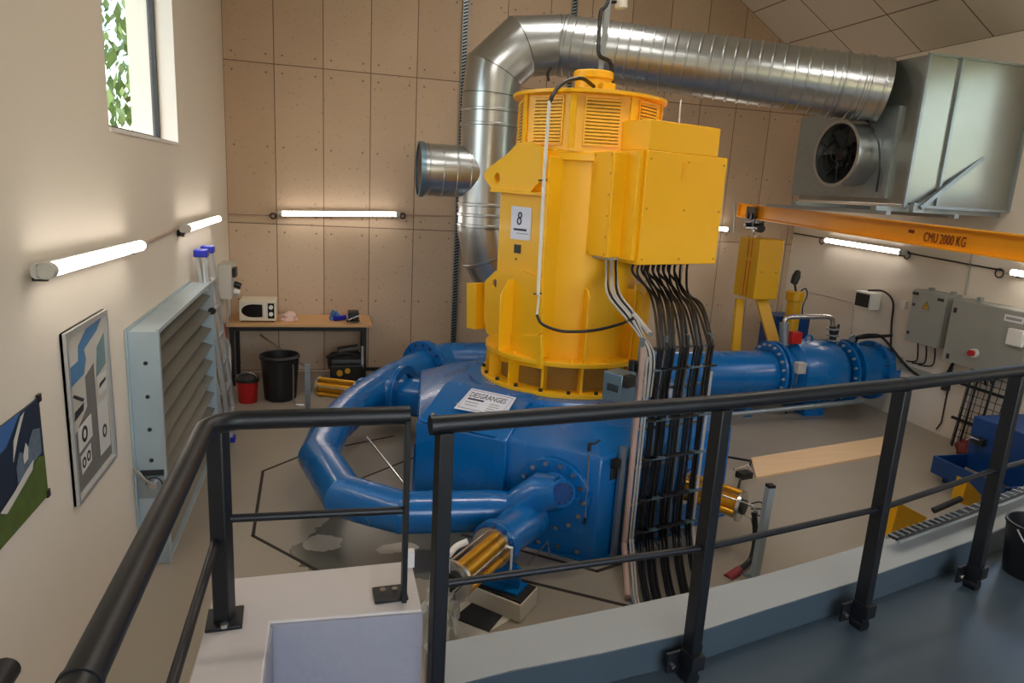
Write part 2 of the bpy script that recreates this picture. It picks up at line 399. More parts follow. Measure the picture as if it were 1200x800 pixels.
# joints round the turbine pit
def joint(n, pts, w=.025):
    b = MB(); pts = [V((p[0], p[1], 0)) for p in pts]
    for a, c in zip(pts, pts[1:]):
        d = (c - a).normalized(); b.obox((a + c) / 2 + V((0, 0, .0015)), ((c - a).length + w * .8, w, .003), d)
    struct(b.build('trim_%d' % n, 'joint'))
joint(2, [(1.95, -2.72), (1.07, -3.11), (.68, -3.51), (.71, -4.75), (1.23, -5.37), (1.9, -6.12), (2.2, -6.6)])
joint(3, [(2.1, -3.35), (1.58, -3.78), (1.45, -3.95)], .02)
joint(4, [(2.42, -5.57), (3.21, -6.1), (3.5, -6.35)], .03)
joint(6, [(V((p[0], p[1], 0))) for p in ((2.3, -4.98), (3.17, -5.66), (3.5, -5.55))], .03)
tag(MB().box(1.53, 1.565, -7.64, -7.61, 1.35, 1.41).build('white_stub', 'white'), 'small white plastic stub on the far corner of the stair block', 'stub')
tag(MB().plate([P(2, .0, 880, 538), P(2, 0, 886, 561), P(2, 0, 1050, 531), P(2, 0, 1048, 511)], (0, 0, 1), .02).build('floor_board', 'ply'),
    'pale plywood board lying flat on the floor in front of the blue inlet pipe', 'board')
bpy.data.objects['floor_board'].name = 'plywood_board'

# ================================================================== WALL LAMPS
def lamp(p0, p1, out, label, grp):
    """batten lamp between p0 and p1 (wall side points), standing off along out"""
    out = V(out); p0, p1 = V(p0) - out * .09, V(p1) - out * .09; d = (p1 - p0).normalized(); c = (p0 + p1) / 2
    t = thing('tube_lamp', label, 'lamp', p0 + out * .05, grp)
    MB().tube([p0 + out * .09 + d * .06, p1 + out * .09 - d * .06], .03, 14).build('tube', 'tube', t)
    sd_ = d.cross(out).normalized(); L0 = (p1 - p0).length
    MB().prism([(-.034, .08), (-.034, .045), (-.022, .03), (.022, .03), (.034, .045), (.034, .08), (.031, .08), (.028, .055), (-.028, .055), (-.031, .08)], L0, o=p0, u=sd_, v=out, n=d).build('back_housing', 'grey_box', t)
    for q, s in ((p0, 1), (p1, -1)):
        MB().cyl(q + out * .085, q + out * .085 + d * (.06 * s), .036, seg=14).build('end_cap', 'grey_box', t)
        MB().obox(q + out * .03 + d * (.1 * s) + V((0, 0, -.03)), (.02, .06, .05), d, out).build('bracket', 'dark_steel', t)
    return t
G1 = 'tube lamps on the walls'
lamp(P(0, .09, 54, 318), P(0, .09, 168, 287), (1, 0, 0), 'nearest glowing tube lamp on the left wall, above the framed drawing board', G1)
lamp(P(0, .09, 219, 268), P(0, .09, 257, 256), (1, 0, 0), 'glowing tube lamp on the left wall near the corner, above the ladder', G1)
lamp(P(1, -.09, 325, 250), P(1, -.09, 469, 251), (0, -1, 0), 'glowing tube lamp on the panelled back wall above the workbench', G1)
lamp(P(1, -.09, 785, 263), P(1, -.09, 856, 269), (0, -1, 0), 'glowing tube lamp on the back wall mostly hidden behind the yellow terminal box', G1)
lamp(P(0, XR - .09, 965, 281), P(0, XR - .09, 1059, 296), (-1, 0, 0), 'glowing tube lamp on the right wall directly under the crane beam lettering side', G1)
lamp(P(0, XR - .09, 1180, 318), P(0, XR - .09, 1180, 318) + V((0, -1.9, -.03)), (-1, 0, 0), 'glowing tube lamp on the right wall cut by the right edge of the view', G1)
bpy.data.objects['tube_lamp.004']['label'] = 'glowing tube lamp on the right wall between the corner and the small wall heater'
# two extra tube lamps, added out of view as fill light
lamp(V((.09, -9.6, 2.25)), V((.09, -11.4, 2.25)), (1, 0, 0), 'added unseen fill tube lamp on the left wall behind the viewer', G1)
lamp(V((XR - .09, -7.4, 2.25)), V((XR - .09, -9.2, 2.25)), (-1, 0, 0), 'added unseen fill tube lamp on the right wall beside the viewer', G1)
def add_fill(x, y, z, label):  # invented lamp above the frame, added to brighten the hall
    t = thing('added_fill_lamp', label, 'lamp', (x, y, z), 'added unseen fill lamps above the hall')
    MB().box(x - .6, x + .6, y - .15, y + .15, z + .01, z + .07).build('housing', 'grey_box', t, bevel=.006)
    MB().box(x - .57, x + .57, y - .12, y + .12, z - .004, z + .01).build('diffuser', 'fill_glow', t)
    for s in (-1, 1): MB().cyl((x + .5 * s, y, z + .07), (x + .5 * s, y, ez(x + .5 * s)), .006, seg=6).build('hanger', 'steel', t)
add_fill(2.6, -5.6, 5.6, 'added unseen fill lamp hanging high over the hall left of the generator')
add_fill(5.6, -6.0, 5.4, 'added unseen fill lamp hanging high over the hall right of the generator')
add_fill(4.0, -2.6, 6.0, 'added unseen fill lamp hanging high over the duct near the back wall')
# lamp feed conduits
def conduit(pts, r, m, label, name='conduit', cat='conduit', clips=(), grp=None):
    t = thing(name, label, cat, pts[0], grp); MB().tube(pts, r, 8).build('pipe_run', m, t)
    for c in clips: MB().lathe([(r * 1.1, 0), (r * 2.4, 0), (r * 2.4, .02), (r * 1.1, .02)], V(c), V((1, 0, 0)), 10, closed=True).build('clip', 'dark_steel', t)
    return t
e = .02
conduit([P(0, e, 170, 285), P(0, e, 215, 265)], .009, 'copper', 'thin grey conduit between the two lamps of the left wall')
MB()
t = thing('cable_gland', 'small black plug hanging below the conduit on the left wall', 'plug', P(0, .03, 212, 274)); MB().cyl(P(0, .03, 212, 268), P(0, .03, 212, 277), .03, seg=10).build('plug_body', 'black', t)
conduit([P(1, -e, 263, 250), P(1, -e, 324, 252)], .009, 'copper', 'thin conduit on the back wall left of the lamp above the bench')
conduit([P(1, -e, 470, 252), P(1, -e, 530, 253)], .009, 'copper', 'thin conduit on the back wall right of the lamp above the bench')
for px, py, w in ((320, 253, 'left'), (472, 253, 'right')):
    t = thing('cable_loop', 'small dark cable loop at the %s end of the lamp above the bench' % w, 'cable', P(1, -.05, px, py))
    c = P(1, -.04, px, py); MB().tube([c + V((math.cos(a) * .035, 0, math.sin(a) * .035)) for a in [2 * PI * i / 12 for i in range(12)]], .01, 6, closed=True).build('loop', 'black', t)
conduit([P(0, XR - e, 930, 273), P(0, XR - e, 964, 279)], .009, 'dark_steel', 'thin conduit on the right wall between corner and first lamp')
conduit([P(0, XR - e, 1061, 296), P(0, XR - e, 1176, 317)], .009, 'dark_steel', 'thin conduit on the right wall between the two lamps')
for px, py, w in ((963, 282, 'left end of the first lamp'), (1063, 299, 'right end of the first lamp'), (1171, 320, 'left end of the second lamp')):
    c = P(0, XR - .03, px, py)
    tag(MB().tube([c + V((0, math.cos(a) * .05, math.sin(a) * .05)) for a in [2 * PI * i / 12 for i in range(12)]], .008, 6, closed=True).build('cable_loop', 'black'), 'small cable loop on the right wall at the ' + w, 'cable')
conduit([P(0, XR - e, 1139, 297), P(0, XR - e, 1131, 346)], .009, 'grey_cab', 'vertical grey conduit rising above the large grey cabinet')
conduit([P(0, XR - e, 1117, 425), P(0, XR - e, 1108, 470), P(0, XR - e, 1103, 495), P(0, XR - .06, 1097, 503)], .009, 'dark_steel', 'dark conduit running down the right wall below the grey cabinets')

# ================================================================== LEFT WALL THINGS
lw = V((1, 0, 0))
def on_wall(px, py, e): return P(0, e, px, py)
# framed drawing board
c1, c2, c3, c4 = (on_wall(*q, .0) for q in ((64, 392), (116, 365), (136, 528), (97, 582)))
y0, y1, z1, z0 = -6.17, -5.49, 1.89, .98
t = thing('drawing_board', 'framed board of grey technical drawings hanging on the left wall', 'picture', (0.01, (y0 + y1) / 2, z0))
MB().box(.002, .014, y0, y1, z0, z1).build('backing_sheet', 'grey_box', t)
b = MB(); w = .022
for a in ((y0, y1, z0, z0 + w), (y0, y1, z1 - w, z1), (y0, y0 + w, z0 + w, z1 - w), (y1 - w, y1, z0 + w, z1 - w)): b.box(.002, .03, *a)
b.build('frame', 'alu', t)
M['print_grey'] = mat('grey_print', (112, 110, 106), .5, var=.08, scale=14); M['print_blue'] = mat('blue_print', (70, 120, 164), .5, var=.08, scale=9)
M['print_pale'] = mat('pale_print', (206, 204, 198), .5, var=.02); M['print_dark'] = mat('black_print', (36, 36, 38), .5, var=.1)
M['print_teal'] = mat('teal_print', (108, 136, 140), .5, var=.06)
Yb = lambda a: y0 + (y1 - y0) * a
Zb = lambda a: z0 + (z1 - z0) * a
def art(name, m, poly, e=.0145): MB().prism([(Yb(a), Zb(c)) for a, c in poly], .0012, o=(e, 0, 0), u=(0, 1, 0), v=(0, 0, 1), n=(1, 0, 0)).build(name, m, t)
art('grey_ground', 'print_grey', [(.1, .05), (.92, .05), (.92, .4), (.62, .42), (.62, .72), (.4, .68), (.4, .5), (.1, .4)])
art('blue_river', 'print_blue', [(.06, .68), (.38, .70), (.45, .78), (.42, .84), (.75, .9), (.9, .96), (.5, .95), (.3, .88), (.28, .8), (.06, .79)])
art('teal_patch', 'print_teal', [(.66, .62), (.93, .66), (.93, .86), (.72, .8)])
art('drawing_panel', 'print_pale', [(.62, .12), (.9, .12), (.9, .45), (.62, .45)], .0158)
art('drawing_panel', 'print_pale', [(.14, .28), (.46, .30), (.46, .44), (.14, .42)], .0158)
art('drawing_panel', 'print_pale', [(.16, .14), (.4, .16), (.4, .27), (.16, .25)], .0158)
art('drawing_panel', 'print_pale', [(.68, .5), (.9, .5), (.9, .62), (.68, .62)], .0158)
for (a, c, r) in ((.28, .36, .045), (.22, .2, .03), (.33, .21, .03), (.76, .25, .04)):
    q = V((.0175, Yb(a), Zb(c))); MB().lathe([(r * .55, 0), (r, 0), (r, .001), (r * .55, .001)], q, (1, 0, 0), 16, closed=True).build('wheel_drawing', 'print_dark', t)
art('machine_drawing', 'print_dark', [(.1, .48), (.3, .5), (.32, .54), (.12, .53)], .0158); art('machine_drawing', 'print_dark', [(.1, .62), (.13, .63), (.34, .56), (.3, .55)], .0158)
art('machine_drawing', 'print_dark', [(.7, .54), (.88, .56), (.88, .58), (.72, .57)], .0172)
# landscape banner
y0, y1, z0, z1 = -7.55, -6.5, 1.2, 1.67
t = thing('landscape_banner', 'mountain landscape photo banner tied to the left wall at the picture edge', 'banner', (.02, (y0 + y1) / 2, z0))
M['photo_navy'] = mat('banner_forest_blue', (20, 36, 58), .4, var=.3, scale=9); M['photo_green'] = mat('banner_meadow', (78, 98, 36), .5, var=.25, scale=14)
M['photo_sky'] = mat('banner_sky', (60, 106, 168), .4, var=.2, scale=6); M['photo_grey'] = mat('banner_grey_roofs', (96, 112, 128), .5, var=.3, scale=24)
MB().box(.004, .012, y0, y1, z0, z1).build('banner_sheet', 'photo_navy', t)
def art2(name, m, poly, e=.0125): MB().prism([(Yb(a), Zb(c)) for a, c in poly], .001, o=(e, 0, 0), u=(0, 1, 0), v=(0, 0, 1), n=(1, 0, 0)).build(name, m, t)
art2('meadow', 'photo_green', [(0, 0), (1, 0), (1, .42), (.93, .46), (.8, .36), (.6, .3), (.3, .2), (0, .22)])
art2('sky', 'photo_sky', [(0, .75), (.4, .72), (.66, .8), (.8, 1), (0, 1)])
art2('sunlit_peak', 'print_pale', [(.7, .62), (.76, .8), (.84, .98), (.8, .96), (.72, .8)], .0138)
art2('castle_roofs', 'photo_grey', [(.72, .4), (.97, .48), (.97, .72), (.9, .76), (.82, .6), (.76, .66), (.72, .55)], .0138)
art2('white_house', 'print_pale', [(.79, .52), (.83, .54), (.84, .64), (.82, .7), (.79, .6)], .015)
art2('village_houses', 'print_pale', [(.55, .3), (.68, .36), (.8, .44), (.88, .48), (.86, .4), (.75, .33), (.6, .24)], .015)
for a, c in ((1., 1.), (1., .02)): MB().obox((.012, Yb(a), Zb(c)), (.012, .03, .035), (1, 0, 0)).build('corner_clip', 'dark_steel', t)

# louvre damper leaning on the wall
y0, y1, z1, dx = -5.05, -2.8, 1.66, .19
t = thing('louvre_damper', 'large galvanised louvre damper standing against the left wall', 'louvre', (.1, (y0 + y1) / 2, 0))
MB().box(.015, dx, y0, y0 + .015, 0, z1).build('side_plate', 'galv_b', t); MB().box(.015, dx, y1 - .015, y1, 0, z1).build('side_plate', 'galv_b', t)
MB().box(.015, dx, y0 + .015, y1 - .015, z1 - .012, z1).build('top_plate', 'galv_b', t); MB().box(.015, dx, y0 + .015, y1 - .015, 0, .012).build('bottom_plate', 'galv_b', t)
b = MB()
for x in (.003, dx):
    b.box(x, x + .012, y0 - .03, y0 + .012, 0, z1 + .02); b.box(x, x + .012, y1 - .012, y1 + .03, 0, z1 + .02); b.box(x, x + .012, y0 + .012, y1 - .012, z1 - .008, z1 + .02)
b.build('flange', 'galv_b', t)
M['slat'] = mat('louvre_blade_steel', (128, 124, 112), .5, .4, var=.06)
for k in range(10):
    zc = z1 - .1 - k * .162
    MB().obox((dx - .09, (y0 + y1) / 2, zc), (.17, y1 - y0 - .04, .006), V((.95, 0, -.31)), (0, 1, 0), V((.31, 0, .95))).build('blade', 'slat', t)
for z in (1.45, 1.22, .99, .77, .38, .18): MB().cyl((.11, y0 - .006, z), (.11, y0 + .002, z), .014, seg=8).build('rivet_hole', 'print_dark', t)
MB().box(.03, dx - .005, y0 - .006, y0, .66, .7).build('slot', 'print_dark', t)
MB().box(.02, dx, y0 - .012, y0, .5, .655).build('lever_plate', 'galv_m', t)
h = MB().tube([(.12, y0 - .03, .6), (.07, y0 - .05, .66), (.02, y0 - .06, .74)], .012, 8).build('lever', 'steel', t)
MB().cyl((.12, y0 - .04, .6), (.12, y0, .6), .025, seg=12).build('pivot', 'steel', t)
MB().tube([(.12 + .05 * math.cos(a), y0 - .015, .6 + .05 * math.sin(a)) for a in [i * PI / 8 for i in range(9)]], .004, 6).build('scale_arc', 'dark_steel', t)

# ladder
t = thing('folding_ladder', 'aluminium ladder with blue plastic caps leaning in the corner behind the louvre damper', 'ladder', (.25, -2.55, 0))
up = V((-.17, -.12, 1.9))
def stile(base, m='alu'):
    top = V(base) + up; w = up.normalized(); o = MB().obox((V(base) + top) / 2, (.03, .095, up.length), (1, 0, 0), None, w).build('stile', m, t); return o
ba, bb = V((.25, -2.68, .02)), V((.25, -2.3, .02))
for q in (ba, bb):
    stile(q); MB().obox(q, (.045, .1, .07), (1, 0, 0)).build('foot_cap', 'blue_cap', t)
    MB().obox(q + up + V((.03, 0, .02)), (.12, .13, .07), (1, 0, 0)).build('top_cap', 'blue_cap', t, bevel=.01)
    stile(q + V((.06, 0, 0))); MB().obox(q + V((.07, 0, -.0)), (.045, .1, .07), (1, 0, 0)).build('foot_cap', 'blue_cap', t)
for k in range(6):
    q = up * ((k + .8) / 6.8)
    MB().obox((ba + bb) / 2 + q + V((.03, 0, 0)), (.09, (bb - ba).length, .03), (1, 0, 0)).build('rung', 'alu', t)
MB().obox(ba + up * .9 + V((.05, -.04, 0)), (.04, .004, .3), (1, 0, 0)).build('warning_label', 'sheet', t, ); MB().cyl(ba + up * .72 + V((.06, -.07, 0)), ba + up * .72 + V((.06, -.02, 0)), .035, seg=12).build('hinge', 'black', t)
# white film hose hanging
tag(MB().tube(smooth([P(0, .2, 262, 395), P(0, .23, 268, 405), P(0, .24, 269, 425), P(0, .24, 270, 455), P(0, .22, 274, 470)], 4), .02, 8).build('white_hose', 'cable_g'), 'bent white hose hanging between the ladder and the workbench', 'hose')
tag(MB().tube([P(0, .12, 254, 356), P(0, .14, 262, 380), P(0, .16, 270, 420)], .014, 8).build('broom_handle', 'red'), 'slim dark red handle leaning behind the ladder by the bench', 'broom handle')
# socket box in the corner
t = thing('socket_box', 'grey electrical socket box on the left wall next to the microwave', 'electrical box', (.08, -.75, 1.18))
MB().box(0, .15, -1.05, -.62, 1.2, 1.62).build('housing', 'grey_box', t, bevel=.01)
MB().box(.15, .19, -.98, -.8, 1.46, 1.57).build('socket_row', 'black', t); MB().cyl((.15, -.84, 1.36), (.23, -.84, 1.33), .04, seg=12).build('plug', 'black', t); MB().cyl((.15, -.9, 1.28), (.22, -.9, 1.26), .035, seg=12).build('plug', 'white', t)
for y in (-.8, -.88): tag(MB().tube(smooth([(.06, y, 1.2), (.07, y, 1.0), (.05, y + .04, .82)], 4), .01, 6).build('power_lead', 'cable_g'), 'grey power lead hanging below the socket box in the corner', 'cable', 'leads below the socket box')

# ================================================================== BENCH AND WHAT STANDS ON / UNDER IT
t = thing('workbench', 'workbench with pale wooden top and black steel legs against the back wall', 'workbench', (.92, -.4, 0))
MB().box(.02, 1.84, -.72, -.03, .79, .83).build('worktop', 'wood', t, bevel=.004)
for x in (.06, 1.72):
    for y in (-.68, -.12): MB().box(x, x + .05, y, y + .05, 0, .79).build('leg', 'black', t)
MB().box(.06, 1.77, -.7, -.66, .735, .79).build('front_rail', 'black', t); MB().box(.06, 1.77, -.1, -.06, .735, .79).build('back_rail', 'black', t)
t = thing('microwave', 'cream microwave oven with dark oval door window on the left end of the workbench', 'microwave', (.4, -.4, .83))
MB().box(.17, .62, -.6, -.22, .845, 1.11).build('body', 'cream', t, bevel=.012)
MB().lathe([(0, 0), (1, 0), (1, .004), (0, .004)], (0, 0, 0), (0, -1, 0), 32)
ov = [(.2 + .14 + .14 * math.cos(a) if math.cos(a) < 0 else .34 + .115 * min(1, math.cos(a) * 4), .98 + .085 * math.sin(a)) for a in [2 * PI * i / 32 for i in range(32)]]
MB().prism(ov, .004, o=(0, -.6, 0), u=(1, 0, 0), v=(0, 0, 1), n=(0, -1, 0)).build('door_window', 'glassgrey', t)
MB().box(.475, .495, -.612, -.6, .88, 1.08).build('door_handle', 'white', t)
p = MB().box(.52, .6, -.604, -.6, .88, 1.08).build('control_panel', 'glassgrey', t)
for z in (1.03, .94): MB().cyl((.56, -.603, z), (.56, -.625, z), .027, seg=16).build('knob', 'white', p)
for x in (.2, .58): MB().cyl((x, -.56, .83), (x, -.56, .846), .015, seg=8).build('foot', 'black', t)
tag(crumple((.76, -.45, .83), .12, .09, .075, 'pink', 'rag', 3), 'crumpled pinkish white rag beside the microwave', 'rag')
tag(crumple((1.36, -.42, .83), .06, .06, .09, 'photo_sky', 'wipes_packet', 5), 'crumpled blue packet on the right half of the bench', 'packet')
t = thing('spray_bottle', 'small blue and white bottle lying left of the bench vise', 'bottle', (1.45, -.42, .83))
MB().cyl((1.36, -.5, .865), (1.5, -.4, .865), .035, seg=14).build('bottle_body', 'blue_cap', t); MB().cyl((1.5, -.4, .865), (1.54, -.37, .865), .018, seg=12).build('bottle_cap', 'white', t)
t = thing('bench_vise', 'dark cast bench vise at the right end of the workbench', 'vise', (1.6, -.5, .83))
MB().lathe([(.09, 0), (.085, .02), (.045, .04), (.04, .08)], (1.6, -.5, .83), (0, 0, 1), 16).build('base', 'dark_steel', t)
MB().box(1.53, 1.67, -.62, -.5, .9, .99).build('fixed_jaw', 'black', t, bevel=.008); MB().box(1.53, 1.67, -.7, -.64, .9, .99).build('moving_jaw', 'black', t, bevel=.008)
MB().cyl((1.6, -.78, .93), (1.6, -.6, .93), .016, seg=10).build('screw', 'steel', t); MB().cyl((1.53, -.77, .9), (1.67, -.77, .96), .007, seg=8).build('handle', 'steel', t)
# under the bench
t = thing('waste_bin', 'large black round plastic bin under the left half of the bench', 'bin', (.7, -1.25, 0))
MB().lathe([(.17, 0), (.19, .02), (.225, .52), (.235, .53), (.235, .56), (.22, .57), (.21, .56), (.18, .04), (0, .035)], (.7, -1.25, 0), (0, 0, 1), 36).build('bin_body', 'black', t)
MB().tube([(.7 + .245 * math.cos(a), -1.25 + .245 * math.sin(a), .545) for a in [PI * 1.15 + i * PI * .7 / 8 for i in range(9)]], .012, 8).build('handle', 'black', t)
t = thing('red_bucket', 'small red bucket with dark rim left of the black bin', 'bucket', (.33, -1.35, 0))
MB().lathe([(.1, 0), (.105, .01), (.125, .27), (.12, .27), (.1, .02), (0, .02)], (.33, -1.35, 0), (0, 0, 1), 28).build('bucket_body', 'red', t)
MB().lathe([(.12, .26), (.14, .265), (.14, .3), (.1, .33), (0, .34)], (.33, -1.35, 0), (0, 0, 1), 28).build('dark_lid', 'black', t)
MB().tube([(.33 + .12 * math.cos(a), -1.40, .3 + .08 * math.sin(a)) for a in [i * PI / 10 for i in range(11)]], .004, 6).build('wire_handle', 'steel', t)
tag(MB().tube([P(1, -.35, 305, 392), P(1, -.62, 345, 421), P(1, -.75, 362, 432)], .014, 8).build('steel_bar', 'steel'), 'slim steel bar leaning diagonally under the bench', 'bar')
t = thing('box_section', 'upright galvanised channel standing right of the black bin', 'steel channel', (1.02, -1.6, 0))
q = P(2, 0, 361, 487)
MB().box(q.x - .03, q.x + .03, q.y, q.y + .006, 0, .62).build('web', 'galv_m', t); MB().box(q.x - .03, q.x - .024, q.y - .04, q.y, 0, .62).build('flange', 'galv_m', t); MB().box(q.x + .024, q.x + .03, q.y - .04, q.y, 0, .62).build('flange', 'galv_m', t)
t['org']; 
tag(MB().tube([(q.x - .16, q.y + .05, .6), (q.x - .16, q.y + .05, .16), (q.x - .13, q.y + .05, .12), (q.x - .03, q.y + .05, .12)], .008, 8).build('bent_rod', 'steel'), 'thin L shaped steel rod beside the upright channel', 'rod')
# compressor under bench
t = thing('air_compressor', 'black air compressor with hoses under the right half of the bench', 'compressor', (1.5, -.7, 0))
MB().lathe([(0, -.02), (.1, 0), (.13, .04), (.13, .42), (.1, .46), (0, .48)], (1.28, -.62, .3), (1, 0, 0), 24).build('tank', 'black', t)
MB().box(1.3, 1.72, -.82, -.5, .03, .3).build('base_housing', 'black', t, bevel=.02)
MB().cyl((1.4, -.7, .46), (1.66, -.66, .49), .06, seg=16).build('motor_head', 'dark_steel', t); MB().tube(smooth([(1.25, -.75, .4), (1.5, -.82, .46), (1.72, -.74, .4)], 5), .018, 8).build('hose', 'rubber', t)
MB().cyl((1.42, -.86, .2), (1.42, -.82, .2), .04, seg=14).build('gauge', 'amber', t); MB().cyl((1.52, -.86, .23), (1.52, -.82, .23), .035, seg=14).build('gauge', 'amber', t)
MB().box(1.7, 1.73, -.78, -.75, .25, .55).build('side_handle', 'steel', t)
for x in (1.34, 1.68):
    MB().cyl((x, -.84, .05), (x, -.8, .05), .05, seg=16).build('wheel', 'rubber', t)

# strut channels with slots on the back wall
def strut(x, z0, z1, label):
    t = thing('strut_channel', label, 'strut channel', (x, -.03, z0))
    MB().box(x - .04, x - .034, -.045, -.003, z0, z1).build('channel_side', 'galv_m', t); MB().box(x + .034, x + .04, -.045, -.003, z0, z1).build('channel_side', 'galv_m', t)
    MB().box(x - .034, x + .034, -.01, -.003, z0, z1).build('channel_back', 'dark_steel', t)
    b = MB(); z = z0 + .03; k = 0
    while z < z1 - .05: b.obox((x + (.0), -.03, z), (.082, .006, .016), V((.92, 0, .38 if k % 2 else .38)), (0, 1, 0), V((-.38, 0, .92))); z += .042; k += 1
    b.build('slot_lacing', 'galv_m', t)
strut(3.07, 0, 6.4, 'slotted galvanised strut channel on the back wall beside the duct bend')
strut(4.6, 2.3, 6.6, 'slotted galvanised strut channel on the back wall above the horizontal duct')

# ================================================================== DUCTS
def ribbed(a, b_, r, n, rib=.006, rw=.012):
    a, b_ = V(a), V(b_); L = (b_ - a).length; prof = [(r, 0)]
    for i in range(n):
        z = L * (i + .5) / n
        prof += [(r, z - rw), (r + rib, z - rw * .5), (r + rib, z + rw * .5), (r, z + rw)]
    prof.append((r, L)); return MB().lathe(prof, a, b_ - a, 40)
def band(c, n, r, m='galv'): return MB().lathe([(r, -.02), (r + .012, -.012), (r + .012, .012), (r, .02)], c, n, 40, closed=True)
RD = .335
t = thing('ventilation_duct', 'large round galvanised ventilation duct rising behind the generator and crossing to the right', 'duct', (3.15, -1.5, .3))
yd = -1.5; xv = P(1, yd, 571, 200).x
tv = V((xv, yd, P(1, yd, 571, 148).z)); 
k1 = P(1, yd, 566, 120); e1 = V((xv, yd, P(1, yd, 571, 112).z))
e2 = P(1, yd, 590, 68); e2b = P(1, yd, 612, 55)
hs = P(1, yd, 655, 53); he = P(0, 7.15, 1035, 107)
lowz = P(1, yd, 565, 268).z; v0 = V((xv, yd, lowz))
r_elb = .0
# vertical run with bands
ribbed(v0, e1, RD, 1, 0).build('vertical_run', 'galv', t)
for py in (130, 147, 240, 252, 264): 
    c = P(1, yd, 571, py); band(V((xv, yd, c.z)), (0, 0, 1), RD).build('band', 'galv', t)
# upper elbow, three mitred pieces
el = [e1, P(1, yd, 579, 84), P(1, yd, 610, 55), hs]
MB().tube([e1 - V((0, 0, .02)), e1] + el[1:3] + [hs, hs + (he - hs) * .01], RD, 40).build('upper_elbow', 'galv', t, ang=16)
ribbed(hs, he, RD, 28, .014, .014).build('horizontal_run', 'galv', t)
hd = (he - hs).normalized()
band(hs + hd * .1, hd, RD).build('band', 'galv', t); band(he - hd * .25, hd, RD).build('band', 'galv', t); band(he - hd * .5, hd, RD).build('band', 'galv', t)
# lower elbow towards the generator pit
l1 = v0; l2 = P(1, yd + .05, 577, 308); l3 = P(1, yd + .0, 618, 345)
l_ = [v0, P(1, yd, 574, 300), P(1, yd, 594, 338), P(1, yd, 630, 362), P(1, yd, 680, 372)]
MB().tube([v0 + V((0, 0, .02))] + l_, RD, 40).build('lower_elbow', 'galv', t, ang=12)
def bead(c, n, r=RD): 
    u, v, w = ortho(n); MB().tube([V(c) + (u * math.cos(a) + v * math.sin(a)) * r for a in [2 * PI * i / 40 for i in range(40)]], .004, 6, closed=True).build('seam_bead', 'dark_steel', t)
for i_ in (1, 2, 3, 4):
    q_ = [e1 - V((0, 0, .02)), e1] + el[1:3] + [hs, hs + (he - hs) * .01]; bead(q_[i_], (q_[i_ + 1] - q_[i_]).normalized() + (q_[i_] - q_[i_ - 1]).normalized(), RD * 1.012)
for i_ in (1, 2, 3): band(l_[i_], (l_[i_ + 1] - l_[i_]).normalized() + (l_[i_] - l_[i_ - 1]).normalized(), RD * 1.03).build('band', 'galv', t)
# side branch with open end, saddle joint
sa = P(1, yd, 571, 203); sb = P(1, yd - .0, 493, 203); sb.z = sa.z; sb.y = yd
rb = .30
ribbed(V((xv, yd, sa.z)), sb, rb, 5, .006, .012).build('side_branch', 'galv', t)
MB().lathe([(rb, 0), (rb + .02, 0), (rb + .02, .06), (rb, .06)], sb - V((.03, 0, 0)), (1, 0, 0), 40, closed=True).build('end_collar', 'steel_blue', t)
MB().cyl(sb + V((-.012, 0, 0)), sb + V((-.002, 0, 0)), rb - .005, seg=36).build('end_grille', 'dark_steel', t)

# duct plenum box at the right wall
BX, BY, BZ0, BZ1 = 7.2, -3.67, 2.77, 4.27
M['galv_box'] = mat('plenum_sheet', (158, 162, 156), .33, .9, var=.05, scale=3)
t = thing('plenum_box', 'big galvanised sheet metal plenum box high on the right wall above the crane beam', 'duct box', (7.9, -2.8, BZ0))
MB().box(BX, XR - .005, BY, -1.95, BZ0, BZ1).build('box_body', 'galv_box', t)
for x in (BX + .0, 7.62, XR - .03): MB().box(x, x + .03, BY - .03, BY, BZ0, BZ1 + .01).build('flange_strip', 'galv_m', t)
MB().box(BX, XR, BY - .03, BY, BZ0 - .03, BZ0).build('flange_strip', 'galv_m', t); MB().box(BX, XR, BY - .02, BY, BZ1, BZ1 + .02).build('flange_strip', 'galv_m', t)
# support rails
for y in (-3.55, -2.2): MB().box(6.95, XR, y - .04, y + .04, BZ0 - .08, BZ0 - .03).build('support_rail', 'galv_m', t)
for x in (7.0, 7.9): MB().box(x - .03, x + .03, -3.72, -1.6, BZ0 - .12, BZ0 - .08).build('support_rail', 'galv_m', t)
a, c = V((7.35, BY - .09, BZ0 - .03)), P(0, XR - .06, 1187, 156)
MB().obox((a + c) / 2, ((c - a).length, .045, .045), c - a, None, (c - a).cross(V((0, 1, 0)))).build('diagonal_brace', 'galv_m', t)
MB().obox(a + V((0, .04, 0)), (.14, .06, .1), (1, 0, 0)).build('brace_foot', 'galv_m', t); MB().obox(c + V((.02, 0, 0)), (.06, .1, .12), (1, 0, 0)).build('brace_head', 'dark_steel', t)
